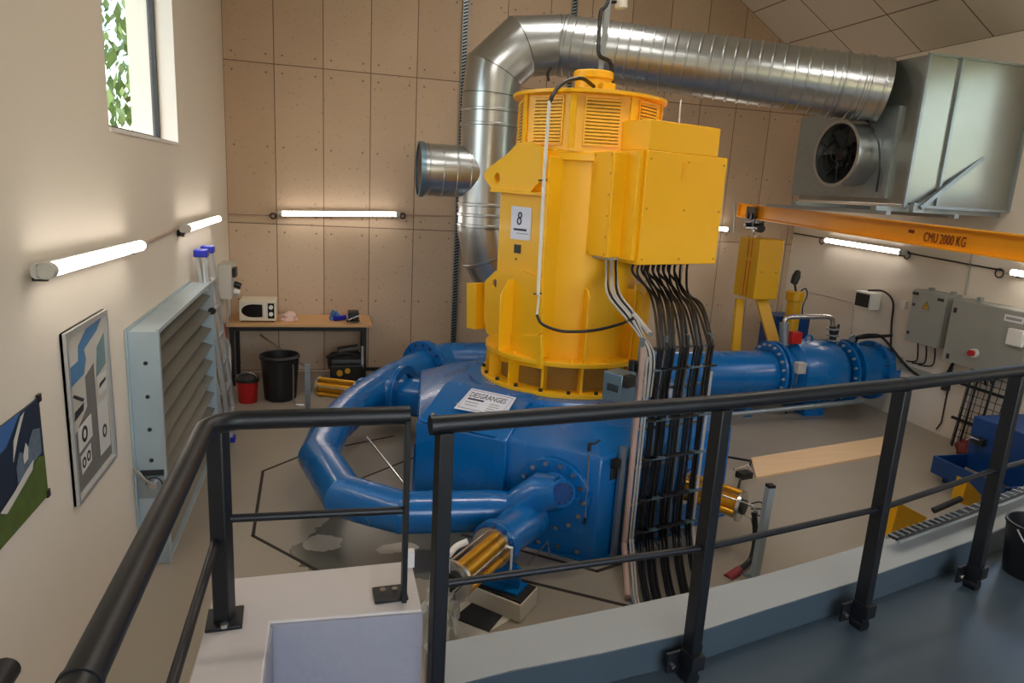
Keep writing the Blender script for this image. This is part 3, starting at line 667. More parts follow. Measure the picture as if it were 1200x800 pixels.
# fan
t = thing('duct_fan', 'round axial fan with dark blades on the left side of the plenum box', 'fan', (6.8, -3.05, 2.85))
fc = P(0, 6.85, 979, 180); fr = .335
MB().box(BX - .04, BX, fc.y - .5, fc.y + 1.12, fc.z - .47, fc.z + .5).build('mounting_plate', 'galv_m', t)
MB().lathe([(fr, 0), (fr + .035, 0), (fr + .035, .02), (fr + .012, .022), (fr + .012, BX - .04 - fc.x), (fr, BX - .04 - fc.x)], fc, (1, 0, 0), 44, closed=True).build('fan_casing', 'galv', t)
MB().cyl(fc + V((.28, 0, 0)), fc + V((.3, 0, 0)), fr, seg=40).build('dark_inside', 'print_dark', t)
MB().lathe([(0, -.03), (.07, -.02), (.09, .02), (.09, .15), (0, .15)], fc + V((.08, 0, 0)), (1, 0, 0), 24).build('hub', 'black', t)
for k in range(7):
    a = 2 * PI * k / 7; r1 = V((0, math.cos(a), math.sin(a))); r2 = V((0, math.cos(a + .55), math.sin(a + .55)))
    MB().plate([fc + V((.1, 0, 0)) + r1 * .08, fc + V((.08, 0, 0)) + r1 * .32, fc + V((.2, 0, 0)) + r2 * .32, fc + V((.17, 0, 0)) + r2 * .08], (1, 0, 0), .006).build('blade', 'black', t)
for k in range(3):
    a = 2 * PI * k / 3 + .4; r1 = V((0, math.cos(a), math.sin(a))); MB().cyl(fc + V((.03, 0, 0)) + r1 * .05, fc + V((.03, 0, 0)) + r1 * fr, .006, seg=8).build('guard_strut', 'dark_steel', t)
for k in range(4):
    MB().tube([fc + V((.01, (.08 * (k + 1)) * math.cos(a), (.08 * (k + 1)) * math.sin(a))) for a in [2 * PI * i / 36 for i in range(36)]], .003, 5, closed=True).build('guard_ring', 'dark_steel', t)
tag(MB().tube(smooth([fc + V((-.0, -.0, fr + .06)), fc + V((.1, -.1, fr + .12)), fc + V((.2, -.34, .22)), fc + V((.25, -.42, -.1)), fc + V((.3, -.38, -.4))], 5), .01, 6).build('fan_cable', 'cable'), 'black cable looping over the fan casing', 'cable')

# crane beam
bs, be = P(1, -.3, 868, 246), P(2, 2.47, 1200, 291)
bd = (be - bs); bd2 = bd.normalized(); be = bs + bd * 1.35
t = thing('crane_beam', 'orange yellow steel crane beam lettered CMU 2000 KG running under the plenum box', 'crane beam', (bs.x, bs.y, bs.z))
sd = bd2.cross(V((0, 0, 1))).normalized(); upv = sd.cross(bd2).normalized(); mid = (bs + be) / 2; L = (be - bs).length
MB().obox(mid, (L, .012, .18), bd2, sd, upv).build('web', 'orange', t)
MB().obox(mid + upv * .095, (L, .1, .014), bd2, sd, upv).build('top_flange', 'orange', t); MB().obox(mid - upv * .095, (L, .1, .014), bd2, sd, upv).build('bottom_flange', 'orange', t)
MB().obox(bs + bd2 * .006, (.012, .1, .2), bd2, sd, upv).build('end_plate', 'orange', t)
sgn = -1 if (V(CP) - bs).dot(sd) < 0 else 1
wp = PL(1082, 278, bs + sd * sgn * .012, (bd2.x, bd2.y))
tu = bd2; wq = PL(1131, 285, bs + sd * sgn * .012, (bd2.x, bd2.y))
text('CMU 2000 KG', .125, wp - upv * .035, bd2, upv, 'ink_red', 'lettering', t); 
lt = [o for o in t.children if o.name.startswith('lettering')][0]
tw = max(v.co.dot(bd2) for v in lt.data.vertices) - min(v.co.dot(bd2) for v in lt.data.vertices)
s_ = (wq - wp).length / tw; m0 = V(wp) - V(t['org'])
for v_ in lt.data.vertices: q = v_.co - m0; v_.co = m0 + q + bd2 * (q.dot(bd2) * (s_ - 1))
MB().obox(PL(1068, 271, bs + sd * sgn * .012, (bd2.x, bd2.y)), (.08, .004, .03), bd2, sd, upv).build('small_plate', 'ink_red', t)
# trolley
tp = P(1, -.8, 881, 262); tb = bs + bd2 * .55
t = thing('hoist_trolley', 'black hoist trolley with hook under the left end of the crane beam', 'trolley', tb + V((0, 0, -.35)))
for s in (-1, 1):
    MB().obox(tb + sd * (.07 * s) - upv * .06, (.32, .014, .26), bd2, sd, upv).build('side_plate', 'black', t, bevel=.004)
    for k in (-1, 1): MB().cyl(tb + bd2 * (.07 * k) + sd * (.03 * s) - upv * .06, tb + bd2 * (.07 * k) + sd * (.1 * s) - upv * .06, .045, seg=18).build('wheel', 'black', t)
MB().cyl(tb - sd * .14 - upv * .19, tb + sd * .14 - upv * .19, .03, seg=12).build('axle', 'black', t)
MB().obox(tb - upv * .22, (.3, .12, .07), bd2, sd, upv).build('hoist_body', 'black', t, bevel=.01); MB().cyl(tb - upv * .22 + bd2 * .14, tb - upv * .22 + bd2 * .26, .06, seg=14).build('drive_motor', 'black', t)
hk = tb - upv * .3
MB().tube(smooth([hk + V((0, 0, .06)), hk, hk + V((.03, 0, -.03)), hk + V((.035, 0, -.07)), hk + V((0, 0, -.1)), hk + V((-.035, 0, -.07))], 4), .012, 8).build('hook', 'steel', t)
conduit([P(1, -.2, 861, 236), P(1, -.2, 860, 273)], .01, 'grey_cab', 'thin pale conduit hanging at the left end of the crane beam')
# ================================================================== GENERATOR
GC = V((3.4, -4.0, 0)); CAMA = math.radians(-110)
def pol(r, a, z, c=GC): return V((c.x + r * math.cos(a), c.y + r * math.sin(a), z))
def PN(px, py, p0, n):
    d = ray(px, py); t = (V(p0) - CP).dot(V(n)) / d.dot(V(n)); return CP + d * t
g = thing('generator', 'tall yellow vertical generator standing on the blue turbine casing', 'generator', (3.4, -4, 1.03))
MB().lathe([(.5, 1.03), (.775, 1.03), (.775, 1.065), (.5, 1.065)], GC, (0, 0, 1), 64, closed=True).build('base_flange', 'yellow', g, bevel=.004)
o = MB().lathe([(.625, 1.065), (.625, 1.285)], (0, 0, 0), (0, 0, 1), 64)
o.v = [p + V((3.4, -4, 0)) for p in o.v]; o.build('mesh_grille', 'grille', g)
MB().lathe([(.5, 1.285), (.745, 1.285), (.745, 1.325), (.5, 1.325)], GC, (0, 0, 1), 64, closed=True).build('upper_ring', 'yellow', g, bevel=.004)
for k in range(14):
    a = math.radians(-110 + 12 + k * 360 / 14); r_ = V((math.cos(a), math.sin(a), 0)); c = pol(.68, a, 1.175)
    MB().obox(c, (.115, .022, .22), r_).build('base_rib', 'yellow', g)
for k in range(20):
    a = math.radians(-110 + 4 + k * 18); MB().cyl(pol(.75, a, 1.065), pol(.75, a, 1.09), .017, seg=6).build('bolt', 'dark_steel', g)
for k in (-105, -78, -45, -130, -150): MB().lathe([(.022, 0), (.022, .018), (0, .022)], pol(.68, math.radians(k), 1.325), (0, 0, 1), 12).build('pad_bolt', 'yellow', g)
MB().lathe([(.58, 1.32), (.58, 2.94), (.6, 2.95), (.6, 3.0), (.585, 3.01), (.585, 3.03)], GC, (0, 0, 1), 64).build('stator_drum', 'yellow', g)
# gussets
for dg, r1, h in ((-97, .73, 1.93), (-52, .74, 1.92), (-20, .73, 1.93), (30, .73, 1.93), (75, .73, 1.93), (115, .73, 1.93)):
    a = math.radians(dg); r_ = V((math.cos(a), math.sin(a), 0)); n_ = V((-math.sin(a), math.cos(a), 0))
    MB().prism([(.56, 1.325), (r1, 1.325), (r1, h - .06), (r1 - .05, h), (.56, h)], .022, o=GC - n_ * .011, u=r_, v=(0, 0, 1), n=n_).build('gusset', 'yellow', g, bevel=.003)
a = math.radians(-46); n_ = V((math.cos(a), math.sin(a), 0)); u_ = V((-math.sin(a), math.cos(a), 0))
MB().prism([(-.12, 1.325), (.12, 1.325), (.12, 1.9), (.06, 1.97), (-.12, 1.97)], .02, o=GC + n_ * .66, u=u_, v=(0, 0, 1), n=n_).build('gusset', 'yellow', g, bevel=.003)
# side column with lifting lugs
ca = math.radians(-160); cn = V((math.cos(ca), math.sin(ca), 0)); cu = V((-math.sin(ca), math.cos(ca), 0))
CF = GC + cn * .6
L_ = PL(583, 300, CF, cu); R_ = PL(637, 300, CF, cu); s0 = (L_ - CF).dot(cu); s1 = (R_ - CF).dot(cu)
MB().prism([(s0, 0), (s1, 0), (s1, -.5), (s0, -.3)], 1.64, o=CF + V((0, 0, 1.325)), u=cu, v=cn, n=(0, 0, 1)).build('side_column', 'yellow', g, bevel=.006)
def facepoly(name, pts, d, off=0., m='yellow', hole=None, bev=.004):
    q = [PL(x, y, CF + cn * off, cu) for x, y in pts]; return MB().plate(q, cn, d).build(name, m, g, bevel=bev)
def lug(name, pts, hole, hr, d, off):
    """plate with a round hole: polygon joined to the hole by a fan of quads"""
    o = CF + cn * off; P2 = [((PL(x, y, o, cu) - o).dot(cu), PL(x, y, o, cu).z) for x, y in pts]
    h = PL(*hole, o, cu); hc = ((h - o).dot(cu), h.z); n = 32; out = []
    for i in range(n):
        a = 2 * PI * i / n; dx, dz = math.cos(a), math.sin(a); best = 9
        for (x1, z1), (x2, z2) in zip(P2, P2[1:] + P2[:1]):
            ex, ez_ = x2 - x1, z2 - z1; den = dx * ez_ - dz * ex
            if abs(den) < 1e-9: continue
            t = ((x1 - hc[0]) * ez_ - (z1 - hc[1]) * ex) / den; q = ((x1 - hc[0]) * dz - (z1 - hc[1]) * dx) / den
            if t > 0 and -1e-6 <= q <= 1 + 1e-6: best = min(best, t)
        out.append((hc[0] + dx * best, hc[1] + dz * best))
    inn = [(hc[0] + hr * math.cos(2 * PI * i / n), hc[1] + hr * math.sin(2 * PI * i / n)) for i in range(n)]
    vs = []
    for ring_ in (out, inn):
        for w in (0, d):
            vs += [o + cu * x + V((0, 0, 0)) + cn * w + V((0, 0, z - o.z)) for x, z in ring_]
    fs = []
    for i in range(n):
        j = (i + 1) % n
        fs += [(i, j, 2 * n + j, 2 * n + i), (n + i, n + j, 3 * n + j, 3 * n + i), (i, j, n + j, n + i), (2 * n + i, 2 * n + j, 3 * n + j, 3 * n + i)]
    return MB().add(vs, fs).build(name, 'yellow', g)
lug('lifting_lug', [(573, 203), (578, 197), (600, 181), (606, 168), (640, 166), (640, 226), (582, 222), (573, 209)], (588, 209), .045, .05, .0)
facepoly('lug_lip', [(582, 221), (640, 226), (640, 230), (582, 225)], .07)
lug('lower_lug', [(583, 317), (570, 330), (569, 386), (578, 396), (637, 396), (637, 317)], (582, 332), .04, .02, .002)
facepoly('column_foot', [(578, 392), (574, 420), (637, 432), (637, 392)], .03, .0)
facepoly('small_bracket_box', [(559, 331), (570, 331), (569, 385), (559, 383)], .12, -.12)
q = PL(605, 330, CF, cu)
MB().prism([(0, 1.325), (.15, 1.325), (.15, PL(590, 338, CF, cu).z - .02), (.07, PL(600, 326, CF, cu).z), (0, PL(600, 326, CF, cu).z)], .02, o=V((q.x, q.y, 0)), u=cn, v=(0, 0, 1), n=-cu).build('gusset', 'yellow', g, bevel=.003)
pl = facepoly('maker_plate', [(600, 241), (623.5, 243.5), (621.5, 282), (598.5, 279.5)], .004, .003, 'sheet', bev=0)
def ringon(px, py, r, name):
    c = PL(px, py, CF + cn * .009, cu)
    MB().tube([c + cu * (r * math.cos(a)) + V((0, 0, r * math.sin(a))) for a in [2 * PI * i / 20 for i in range(20)]], .006, 6, closed=True).build(name, 'ink', pl)
ringon(609.5, 252, .022, 'knot_logo_ring'); ringon(608.5, 259, .026, 'knot_logo_ring')
def barface(x0, y0, x1, y1, h, m, name, par):
    a, b = PL(x0, y0, CF + cn * .0085, cu), PL(x1, y1, CF + cn * .0085, cu)
    MB().plate([a, b, b - V((0, 0, h)), a - V((0, 0, h))], cn, .001).build(name, m, par)
barface(602, 267, 617, 268.6, .018, 'ink', 'name_line', pl); barface(605, 272.5, 619, 274, .006, 'grey_cab', 'small_print_line', pl)
facepoly('black_tag', [(603, 286), (610.5, 287), (610, 297), (602.5, 296)], .004, .003, 'print_dark', bev=0)
MB().cyl(PL(605, 303.5, CF, cu), PL(605, 303.5, CF, cu) + cn * .006, .009, seg=10).build('screw_hole', 'print_dark', g)
# louvred hood
HC = V((3.45, -4.0, 0)); ph = math.radians(-121.5); RH = .62
hood = MB().lathe([(RH, 3.03), (RH, 3.46)], HC, (0, 0, 1), 8, ph=ph).build('louvre_hood', 'yellow', g)
MB().lathe([(RH + .015, 3.455), (RH + .04, 3.46), (RH + .04, 3.485), (RH - .05, 3.5), (.16, 3.53), (0, 3.53)], HC, (0, 0, 1), 48).build('hood_lid', 'yellow', g)
MB().lathe([(RH + .015, 3.02), (RH + .015, 3.045)], HC, (0, 0, 1), 8, ph=ph).build('hood_skirt', 'yellow', g)
for k in range(8):
    a0 = ph + k * PI / 4 + PI / 8; n_ = V((math.cos(a0), math.sin(a0), 0)); u_ = V((-math.sin(a0), math.cos(a0), 0)); ap = RH * math.cos(PI / 8)
    c = HC + n_ * (ap + .002) + V((0, 0, 3.25))
    lp = MB().obox(c, (.27, .006, .36), u_, n_).build('louvre_panel', 'print_dark', g)
    b = MB()
    for j in range(14):
        b.obox(c + V((0, 0, -.17 + j * .0262)) + n_ * .008, (.27, .02, .015), u_, (n_ + V((0, 0, -.7))).normalized())
    b.obox(c + V((0, 0, .185)) + n_ * .004, (.3, .012, .014), u_, n_).obox(c + V((0, 0, -.185)) + n_ * .004, (.3, .012, .014), u_, n_)
    for s in (-1, 1): b.obox(c + u_ * (.142 * s) + n_ * .004, (.016, .012, .38), u_, n_)
    b.build('louvre_slats', 'yellow', lp)
    MB().obox(HC + V((math.cos(ph + k * PI / 4), math.sin(ph + k * PI / 4), 0)) * (RH + .003) + V((0, 0, 3.25)), (.012, .05, .42), V((math.cos(ph + k * PI / 4), math.sin(ph + k * PI / 4), 0))).build('corner_strip', 'yellow', g)
TC = V((3.47, -4.0, 0))
MB().lathe([(.17, 3.52), (.165, 3.54), (.155, 3.545), (.155, 3.64), (.17, 3.65), (.172, 3.7), (.16, 3.71), (0, 3.72)], TC, (0, 0, 1), 40).build('bearing_cap', 'yellow', g)
MB().obox((3.52, -4.19, 3.56), (.12, .1, .08), (1, .1, 0)).build('cap_block', 'yellow', g, bevel=.006)
for px, w in ((648, 0), (706, 0)):
    q = P(1, -4.55, px + 2, 168 if w == 0 else 170); MB().lathe([(.02, 0), (.02, .02), (0, .03)], V((q.x, -4.55, 3.01)), (0, 0, 1), 10).build('eye_stub', 'yellow', g)
# terminal boxes
e1, e2 = V((.951, .309, 0)), V((-.309, .951, 0))
def ebox(c, w, d, z0, z1): return MB().prism([(0, 0), (w, 0), (w, d), (0, d)], z1 - z0, o=V((c.x, c.y, z0)), u=e1, v=e2, n=(0, 0, 1))
Cn = V((3.62, -4.9, 0)); wR = (PL(853, 186, Cn, e1) - Cn).dot(e1); wU = (PL(845, 152, Cn, e1) - Cn).dot(e1)
ebox(Cn, wR, .66, 2.17, 3.045).build('terminal_box', 'yellow', g, bevel=.006)
ebox(Cn + e1 * .003 + e2 * .003, wU, .45, 3.045, 3.27).build('upper_terminal_box', 'yellow', g, bevel=.006)
ebox(Cn - e1 * .055 + e2 * .03, .055, .6, 2.2, 3.04).build('box_flange', 'yellow', g, bevel=.004)
S2 = V((3.39, -4.80, 0))
zt, zb = PL(722, 177.5, S2, e1).z, PL(716, 302, S2, e1).z; 
dS = (PL(677, 235, S2, e2) - S2).dot(e2)
wS = .26
ebox(S2, wS, dS, zb, zt).build('side_terminal_box', 'yellow', g, bevel=.008)
MB().prism([(0, 0), (dS - .01, 0), (dS - .01, zt - zb - .01), (0, zt - zb - .01)], .012, o=V((S2.x, S2.y, zb + .005)) + e2 * .005, u=e2, v=(0, 0, 1), n=-e1).build('side_box_cover', 'yellow', g, bevel=.003)
for a in (.03, .5, .97):
    for h in (.03, .2, .4, .6, .8, .97):
        if a == .5 and h not in (.03, .97): continue
        c = S2 + e2 * (dS * a) + V((0, 0, zb + (zt - zb) * h)) - e1 * .012; MB().cyl(c, c - e1 * .006, .009, seg=8).build('cover_screw', 'amber', g)
for a in (.04, .5, .96):
    for h in (.05, .5, .93):
        c = Cn + e1 * (wR * a) + V((0, 0, 2.17 + .875 * h)); MB().cyl(c, c - e2 * .006, .009, seg=8).build('cover_screw', 'amber', g)
b = MB()
for j in range(6): b.obox(Cn + e1 * (wR * .45) + V((0, 0, 2.86 + j * .022)) - e2 * .002, (.05, .012, .007), e1, e2)
b.build('vent_slots', 'yellow', g)
b = MB()
for j in range(6): b.obox(S2 + e2 * (dS * .5) + V((0, 0, zt - .2 + j * .022)) - e1 * .014, (.05, .012, .007), e2, -e1)
b.build('vent_slots', 'yellow', g)
ebox(S2 + e1 * .04 + e2 * .02, .16, .2, zb - .02, zb).build('gland_plate', 'cable_g', g)
ebox(Cn + e1 * .12 + e2 * .1, .5, .3, 2.155, 2.17).build('gland_plate', 'dark_steel', g)

# conduit running down the front of the generator and black leads
t = thing('sensor_conduit', 'slim white conduit with black lead ends running down the front of the generator', 'conduit', P(1, -4.66, 640, 230))
def cp(px, py, y=-4.66): return P(1, y, px, py)
MB().tube([cp(644, 118, -4.72), cp(638, 200, -4.7), cp(634, 280, -4.7), cp(630.5, 345, -4.72)], .014, 8).build('white_tube', 'white', t)
MB().tube([cp(632, 345, -4.72), cp(629, 370, -4.72)], .009, 8).build('thin_tube', 'white', t)
MB().tube(smooth([V((3.42, -4.16, 3.57)), cp(682, 92, -4.45), cp(662, 96, -4.6), cp(650, 108, -4.7), cp(644, 120, -4.72)], 5), .015, 8).build('upper_lead', 'black', t)
MB().tube(smooth([cp(629, 369, -4.72), cp(636, 380, -4.78), cp(660, 388, -4.85), (cp(695, 387, -4.9)), cp(725, 380, -5.1), cp(742, 373, -5.3)], 5), .012, 8).build('lower_lead', 'black', t)
for px, py in ((636, 211), (630, 344)): MB().obox(cp(px, py, -4.7), (.07, .01, .012), (1, 0, .1)).build('tie', 'dark_steel', t)
t = thing('ceiling_lead', 'black cable hanging from above to the yellow generator cap', 'cable', V((3.6, -4.1, 3.6)))
MB().tube(smooth([P(1, -3.9, 722, -40), P(1, -3.9, 712, 3), P(1, -3.9, 704, 14), P(1, -3.95, 702, 40), P(1, -4.0, 702, 64), P(1, -4.0, 714, 72), P(1, -4.0, 717, 84), V((3.63, -4.05, 3.57))], 5), .017, 8).build('cable_run', 'black', t)
t = thing('lead_bracket', 'slotted steel strip hanging beside the cable above the generator cap', 'bracket', P(1, -3.9, 709, 30))
MB().obox((P(1, -3.9, 711, 3) + P(1, -3.9, 708, 60)) / 2, (.05, .012, (P(1, -3.9, 711, 3) - P(1, -3.9, 708, 60)).length + .6), (1, 0, 0), (0, 1, 0), (.04, 0, 1)).build('strip', 'galv_m', t)
t = thing('ceiling_sensor', 'small white cylindrical sensor above the generator cap', 'sensor', P(1, -3.85, 728, 4))
MB().cyl(P(1, -3.85, 728, -3), P(1, -3.85, 728, 10), .055, seg=20).build('sensor_body', 'white', t, bevel=.006); MB().tube([P(1, -3.85, 727, 2), P(1, -3.88, 712, 3)], .014, 6).build('arm', 'black', t)
MB().cyl(P(1, -3.85, 728, -3), P(1, -3.85, 728, -60), .012, seg=6).build('hanger_rod', 'steel', t)
tag(MB().tube([P(1, -3.6, 774, 115), P(1, -3.55, 775, 135)], .02, 8).build('white_pipe_stub', 'white'), 'short white tube beside the right edge of the louvre hood', 'tube')
tag(MB().tube([P(1, -3.7, 798, 117), P(1, -3.75, 796, 140), P(1, -4.0, 795, 160)], .007, 6).build('thin_rod', 'white'), 'thin white rod rising behind the upper terminal box', 'rod')
tag(MB().tube(smooth([P(1, -3.4, 643, 95), P(1, -3.4, 642, 86), P(1, -3.4, 646, 78)], 4), .014, 6).build('cable_stub', 'cable'), 'short black cable stub rising behind the louvre hood lid', 'cable')

# ================================================================== TURBINE CASING
t = thing('turbine_casing', 'large blue six sided turbine casing under the yellow generator', 'turbine casing', (3.4, -4, 0)); TCS = t
RC = 1.55; pa = math.radians(-98)
vx = [pol(RC, pa + k * PI / 3, 0) for k in range(6)]; V0_, V2_ = vx[0], vx[5]; MIDF = (V0_ + V2_) / 2
fdir = (V0_ - V2_).normalized(); fn = V((-.614, -.789, 0)); fn = V((fdir.y, -fdir.x, 0)); fn = fn if fn.dot(CP - V0_) > 0 else -fn
MB().lathe([(RC, 0), (RC, .80), (RC - .02, .83), (1.12, .98), (1.0, 1.0), (.82, 1.03), (0, 1.03)], GC, (0, 0, 1), 6, ph=pa).build('casing_shell', 'blue', t, bevel=.01)
MB().lathe([(.9, .96), (.88, 1.03), (.4, 1.031)], GC, (0, 0, 1), 64).build('top_ring', 'blue', t)
MB().lathe([(RC + .04, 0), (RC + .04, .02), (RC, .02)], GC, (0, 0, 1), 6, ph=pa).build('base_plate', 'blue', t)
# nozzle housing with sloping lid carrying the sign
h0 = V2_ + fdir * .02; Lh = (MIDF - V2_).length + .02
MB().prism([(-.05, 0), (-.05, .83), (.42, 1.05), (.55, 1.05), (.55, 0)], Lh, o=h0, u=-fn, v=(0, 0, 1), n=fdir).build('nozzle_housing', 'blue', t, bevel=.01)
sl = (-fn * .47 + V((0, 0, .22))).normalized(); sn = fdir.cross(sl); sn = sn if sn.z > 0 else -sn
o0 = h0 + fn * .05 + V((0, 0, .83)) + sn * .006
MB().plate([o0 + fdir * .03 + sl * .01, o0 + fdir * (Lh - .1) + sl * .01, o0 + fdir * (Lh - .1) + sl * .035, o0 + fdir * .03 + sl * .035], sn, .012).build('lid_edge_strip', 'blue', t)
sg = [PN(x, y, o0 + sn * .02, sn) for x, y in ((553, 455), (605, 466), (591, 489), (532, 478.5))]
s = thing('name_sign', 'white sign reading DESGRANGES on the sloping lid of the blue turbine casing', 'sign', sg[3])
MB().plate(sg, sn, .004).build('sign_sheet', 'sheet', s)
su = (sg[1] - sg[0]).normalized(); sv = (sg[0] - sg[3]).normalized(); SW = (sg[1] - sg[0]).length; SH = (sg[0] - sg[3]).length
fr_ = [sg[3] + su * (SW * a) + sv * (SH * b) + sn * .0045 for a, b in ((.04, .1), (.96, .1), (.96, .93), (.04, .93))]
MB().tube(fr_, .0022, 4, closed=True).build('border_line', 'ink', s)
tx = text('DESGRANGES', SH * .3, sg[3] + su * (SW * .09) + sv * (SH * .63) + sn * .005, su, sv, 'ink', 'name_lettering', s)
tw = max(v.co.dot(su) for v in tx.data.vertices) - min(v.co.dot(su) for v in tx.data.vertices); m0 = sg[3] + su * (SW * .09) - V(s['org']); k_ = SW * .8 / tw
for v_ in tx.data.vertices: v_.co = v_.co + su * ((v_.co - m0).dot(su) * (k_ - 1))
for (a, b, w, h) in ((.1, .5, .36, .07), (.1, .37, .3, .03), (.14, .25, .26, .03), (.62, .46, .2, .03), (.62, .36, .22, .03), (.62, .26, .16, .03), (.62, .17, .2, .03)):
    q = sg[3] + su * (SW * a) + sv * (SH * b) + sn * .005; MB().plate([q, q + su * (SW * w), q + su * (SW * w) + sv * (SH * h), q + sv * (SH * h)], sn, .001).build('text_line', 'ink' if h > .05 else 'grey_cab', s)
for a, b in ((.12, .3), (.3, .72), (.55, .3)): 
    q = o0 + fdir * (Lh * a) + sl * (b * .4); 
    if a < .4: MB().lathe([(.016, 0), (.016, .008), (0, .012)], q, sn, 10).build('lid_bolt', 'steel', t)
# round flange on the right hand face
FCN = PL(649, 577, V0_ + fn * .0, fdir)
fl = MB().lathe([(.13, 0), (.29, 0), (.29, .055), (.13, .055)], FCN, fn, 48, closed=True).build('round_flange', 'blue', t, bevel=.004)
MB().cyl(FCN, FCN + fn * .012, .14, seg=40).build('flange_face', 'blue_d', t)
bolts(t, FCN + fn * .055, fn, .25, 14, .02, .02, 'steel', name='flange_bolt')
for k in range(5): q = V0_.lerp(V2_, .08 + k * .1) + fn * .0 + V((0, 0, .06)); MB().cyl(q, q + fn * .02, .018, seg=8).build('casing_bolt', 'steel', t)
# sampling tube on the casing
st0, st1 = PL(691, 519, V0_ + fn * .05, fdir), PL(686, 606, V0_ + fn * .05, fdir)
p_ = thing('sampling_tube', 'thin steel tube with a small valve on the front face of the casing', 'tube', st1)
MB().tube([st0, st1], .006, 8).build('tube_run', 'steel', p_); MB().cyl(st0 - V((0, 0, .06)), st0, .014, seg=8).build('valve_body', 'dark_steel', p_)
MB().tube([st0, st0 + V((.03, -.01, -.005)), st0 + V((.07, -.02, .03))], .008, 6).build('valve_handle', 'black', p_); MB().cyl(st1, st1 - V((0, 0, .05)), .012, seg=8).build('lower_nut', 'dark_steel', p_)
# recess at the right side
f2 = (vx[1] - V0_).normalized(); n2 = V((f2.y, -f2.x, 0))
MB().obox(V0_ + f2 * .16 + n2 * .001 + V((0, 0, .7)), (.12, .01, .12), f2, n2).build('dark_recess', 'print_dark', t)
MB().obox(V0_ + f2 * .14 + n2 * .03 + V((0, 0, .78)), (.1, .05, .06), f2, n2).build('clamp', 'dark_steel', t)

# ================================================================== PIPEWORK
t = thing('distributor_pipe', 'blue distributor pipe wrapping round the left side of the turbine casing', 'pipe', (1.5, -4, 0)); DP = t
path = [V((5.0, -2.15, .52)), V((4.2, -1.9, .51)), V((3.3, -1.55, .5)), V((2.72, -1.52, .49))]
MB().tube(path, .27, 28).build('inlet_bend', 'blue', t)
pth2 = [V((2.72, -1.52, .49)), V((2.38, -1.75, .47)), V((1.95, -2.25, .45)), V((1.55, -2.85, .41)), V((1.30, -3.5, .4)), V((1.19, -4.2, .4)), V((1.38, -5.0, .4)), V((1.78, -5.32, .4)), V((2.4, -5.38, .4))]
MB().tube(pth2, [.27, .25, .22, .19, .175, .165, .16, .152, .15], 44).build('bent_pipe', 'blue', t, ang=9.5)
end = PL(655, 575, V0_ + fn * .27, fdir)
MB().tube([pth2[-1], V((2.58, -5.42, .4)), end - fdir * .12 - V((0, 0, .03)), end + fdir * .0], [.15, .145, .135, .11], 28).build('end_cone', 'blue', t)
MB().tube([FCN, end - fdir * .05], [.14, .12], 28).build('end_elbow', 'blue', t)
ax = (fdir * .62 + fn * .75 + V((0, 0, .12))).normalized()
MB().cyl(end - ax * .1, end + ax * .05, .085, seg=32).build('end_stub', 'blue', t); MB().lathe([(0, 0), (.1, 0), (.1, .02), (0, .02)], end + ax * .045, ax, 32).build('end_flange', 'blue', t)
MB().cyl(end + ax * .065, end + ax * .07, .082, seg=28).build('blind_disc', 'blue_d', t); bolts(t, end + ax * .07, ax, .07, 10, .006, .008, 'dark_steel', name='small_bolt')
def flange(parent, c, n, r, k=12, m='blue', w=.03, br=.012):
    n = V(n).normalized(); MB().lathe([(r * .7, -w), (r, -w), (r, -.003), (r * .7, -.003)], c, n, 40, closed=True).build('flange', m, parent); MB().lathe([(r * .7, .003), (r, .003), (r, w), (r * .7, w)], c, n, 40, closed=True).build('flange', m, parent)
    bolts(parent, V(c) + n * w, n, r * .87, k, br, .02, 'blue_d' if m == 'blue' else m)
fc_ = V((2.42, -1.72, .475)); flange(t, fc_, V((-.75, -.6, -.03)), .36, 16, w=.04, br=.02)
for q in (pth2[5], pth2[6], pth2[7]): pass
# nozzle stubs
def nozzle(label, a, b, c, svl, ra=.15):
    """blue nozzle body from casing point a to flange b, servo cylinder b to c"""
    a, b, c = V(a), V(b), V(c); d = (c - b).normalized()
    t = thing('nozzle_servo', label, 'servo cylinder', b)
    MB().tube([a, a.lerp(b, .45), b], [ra, ra * .95, .125], 28).build('nozzle_body', 'blue', t)
    flange(t, b, d, .165, 12); L = (c - b).length
    MB().lathe([(.05, 0), (.14, 0), (.14, .03), (.05, .03)], b + d * .035, d, 32, closed=True).build('chrome_ring', 'steel', t)
    MB().cyl(b + d * .04, c - d * .03, .07, seg=28).build('cylinder_barrel', 'brass', t)
    u, v, w = ortho(d)
    for i in range(6):
        q = u * (.1 * math.cos(i * PI / 3 + .3)) + v * (.1 * math.sin(i * PI / 3 + .3)); 
        MB().cyl(b + d * .05 + q, c - d * .02 + q, .024 if i % 2 else .009, seg=12).build('tie_rod' if i % 2 == 0 else 'side_barrel', 'steel' if i % 2 == 0 else 'brass', t)
    MB().lathe([(.03, 0), (.125, 0), (.125, .025), (.03, .025)], c - d * .03, d, 32, closed=True).build('end_ring', 'steel', t)
    MB().cyl(c - d * .01, c + d * .02, .06, seg=20).build('end_cap', 'dark_steel', t)
    for i in range(3):
        q = u * (.06 * math.cos(i * 2.1)) + v * (.06 * math.sin(i * 2.1)); MB().tube([c + q, c + d * .08 + q, c + d * .1 + q + V((0, 0, -.05))], .007, 6).build('fitting', 'steel', t)
    return t
n1 = nozzle('gold servo cylinder on the front left nozzle beside the white plinth', (2.68, -5.5, .39), (2.34, -5.86, .40), (1.98, -6.25, .40), 0)
MB().tube([V((2.36, -5.8, .3)), V((2.5, -5.7, .1))], .06, 12).build('support_leg', 'blue', n1)
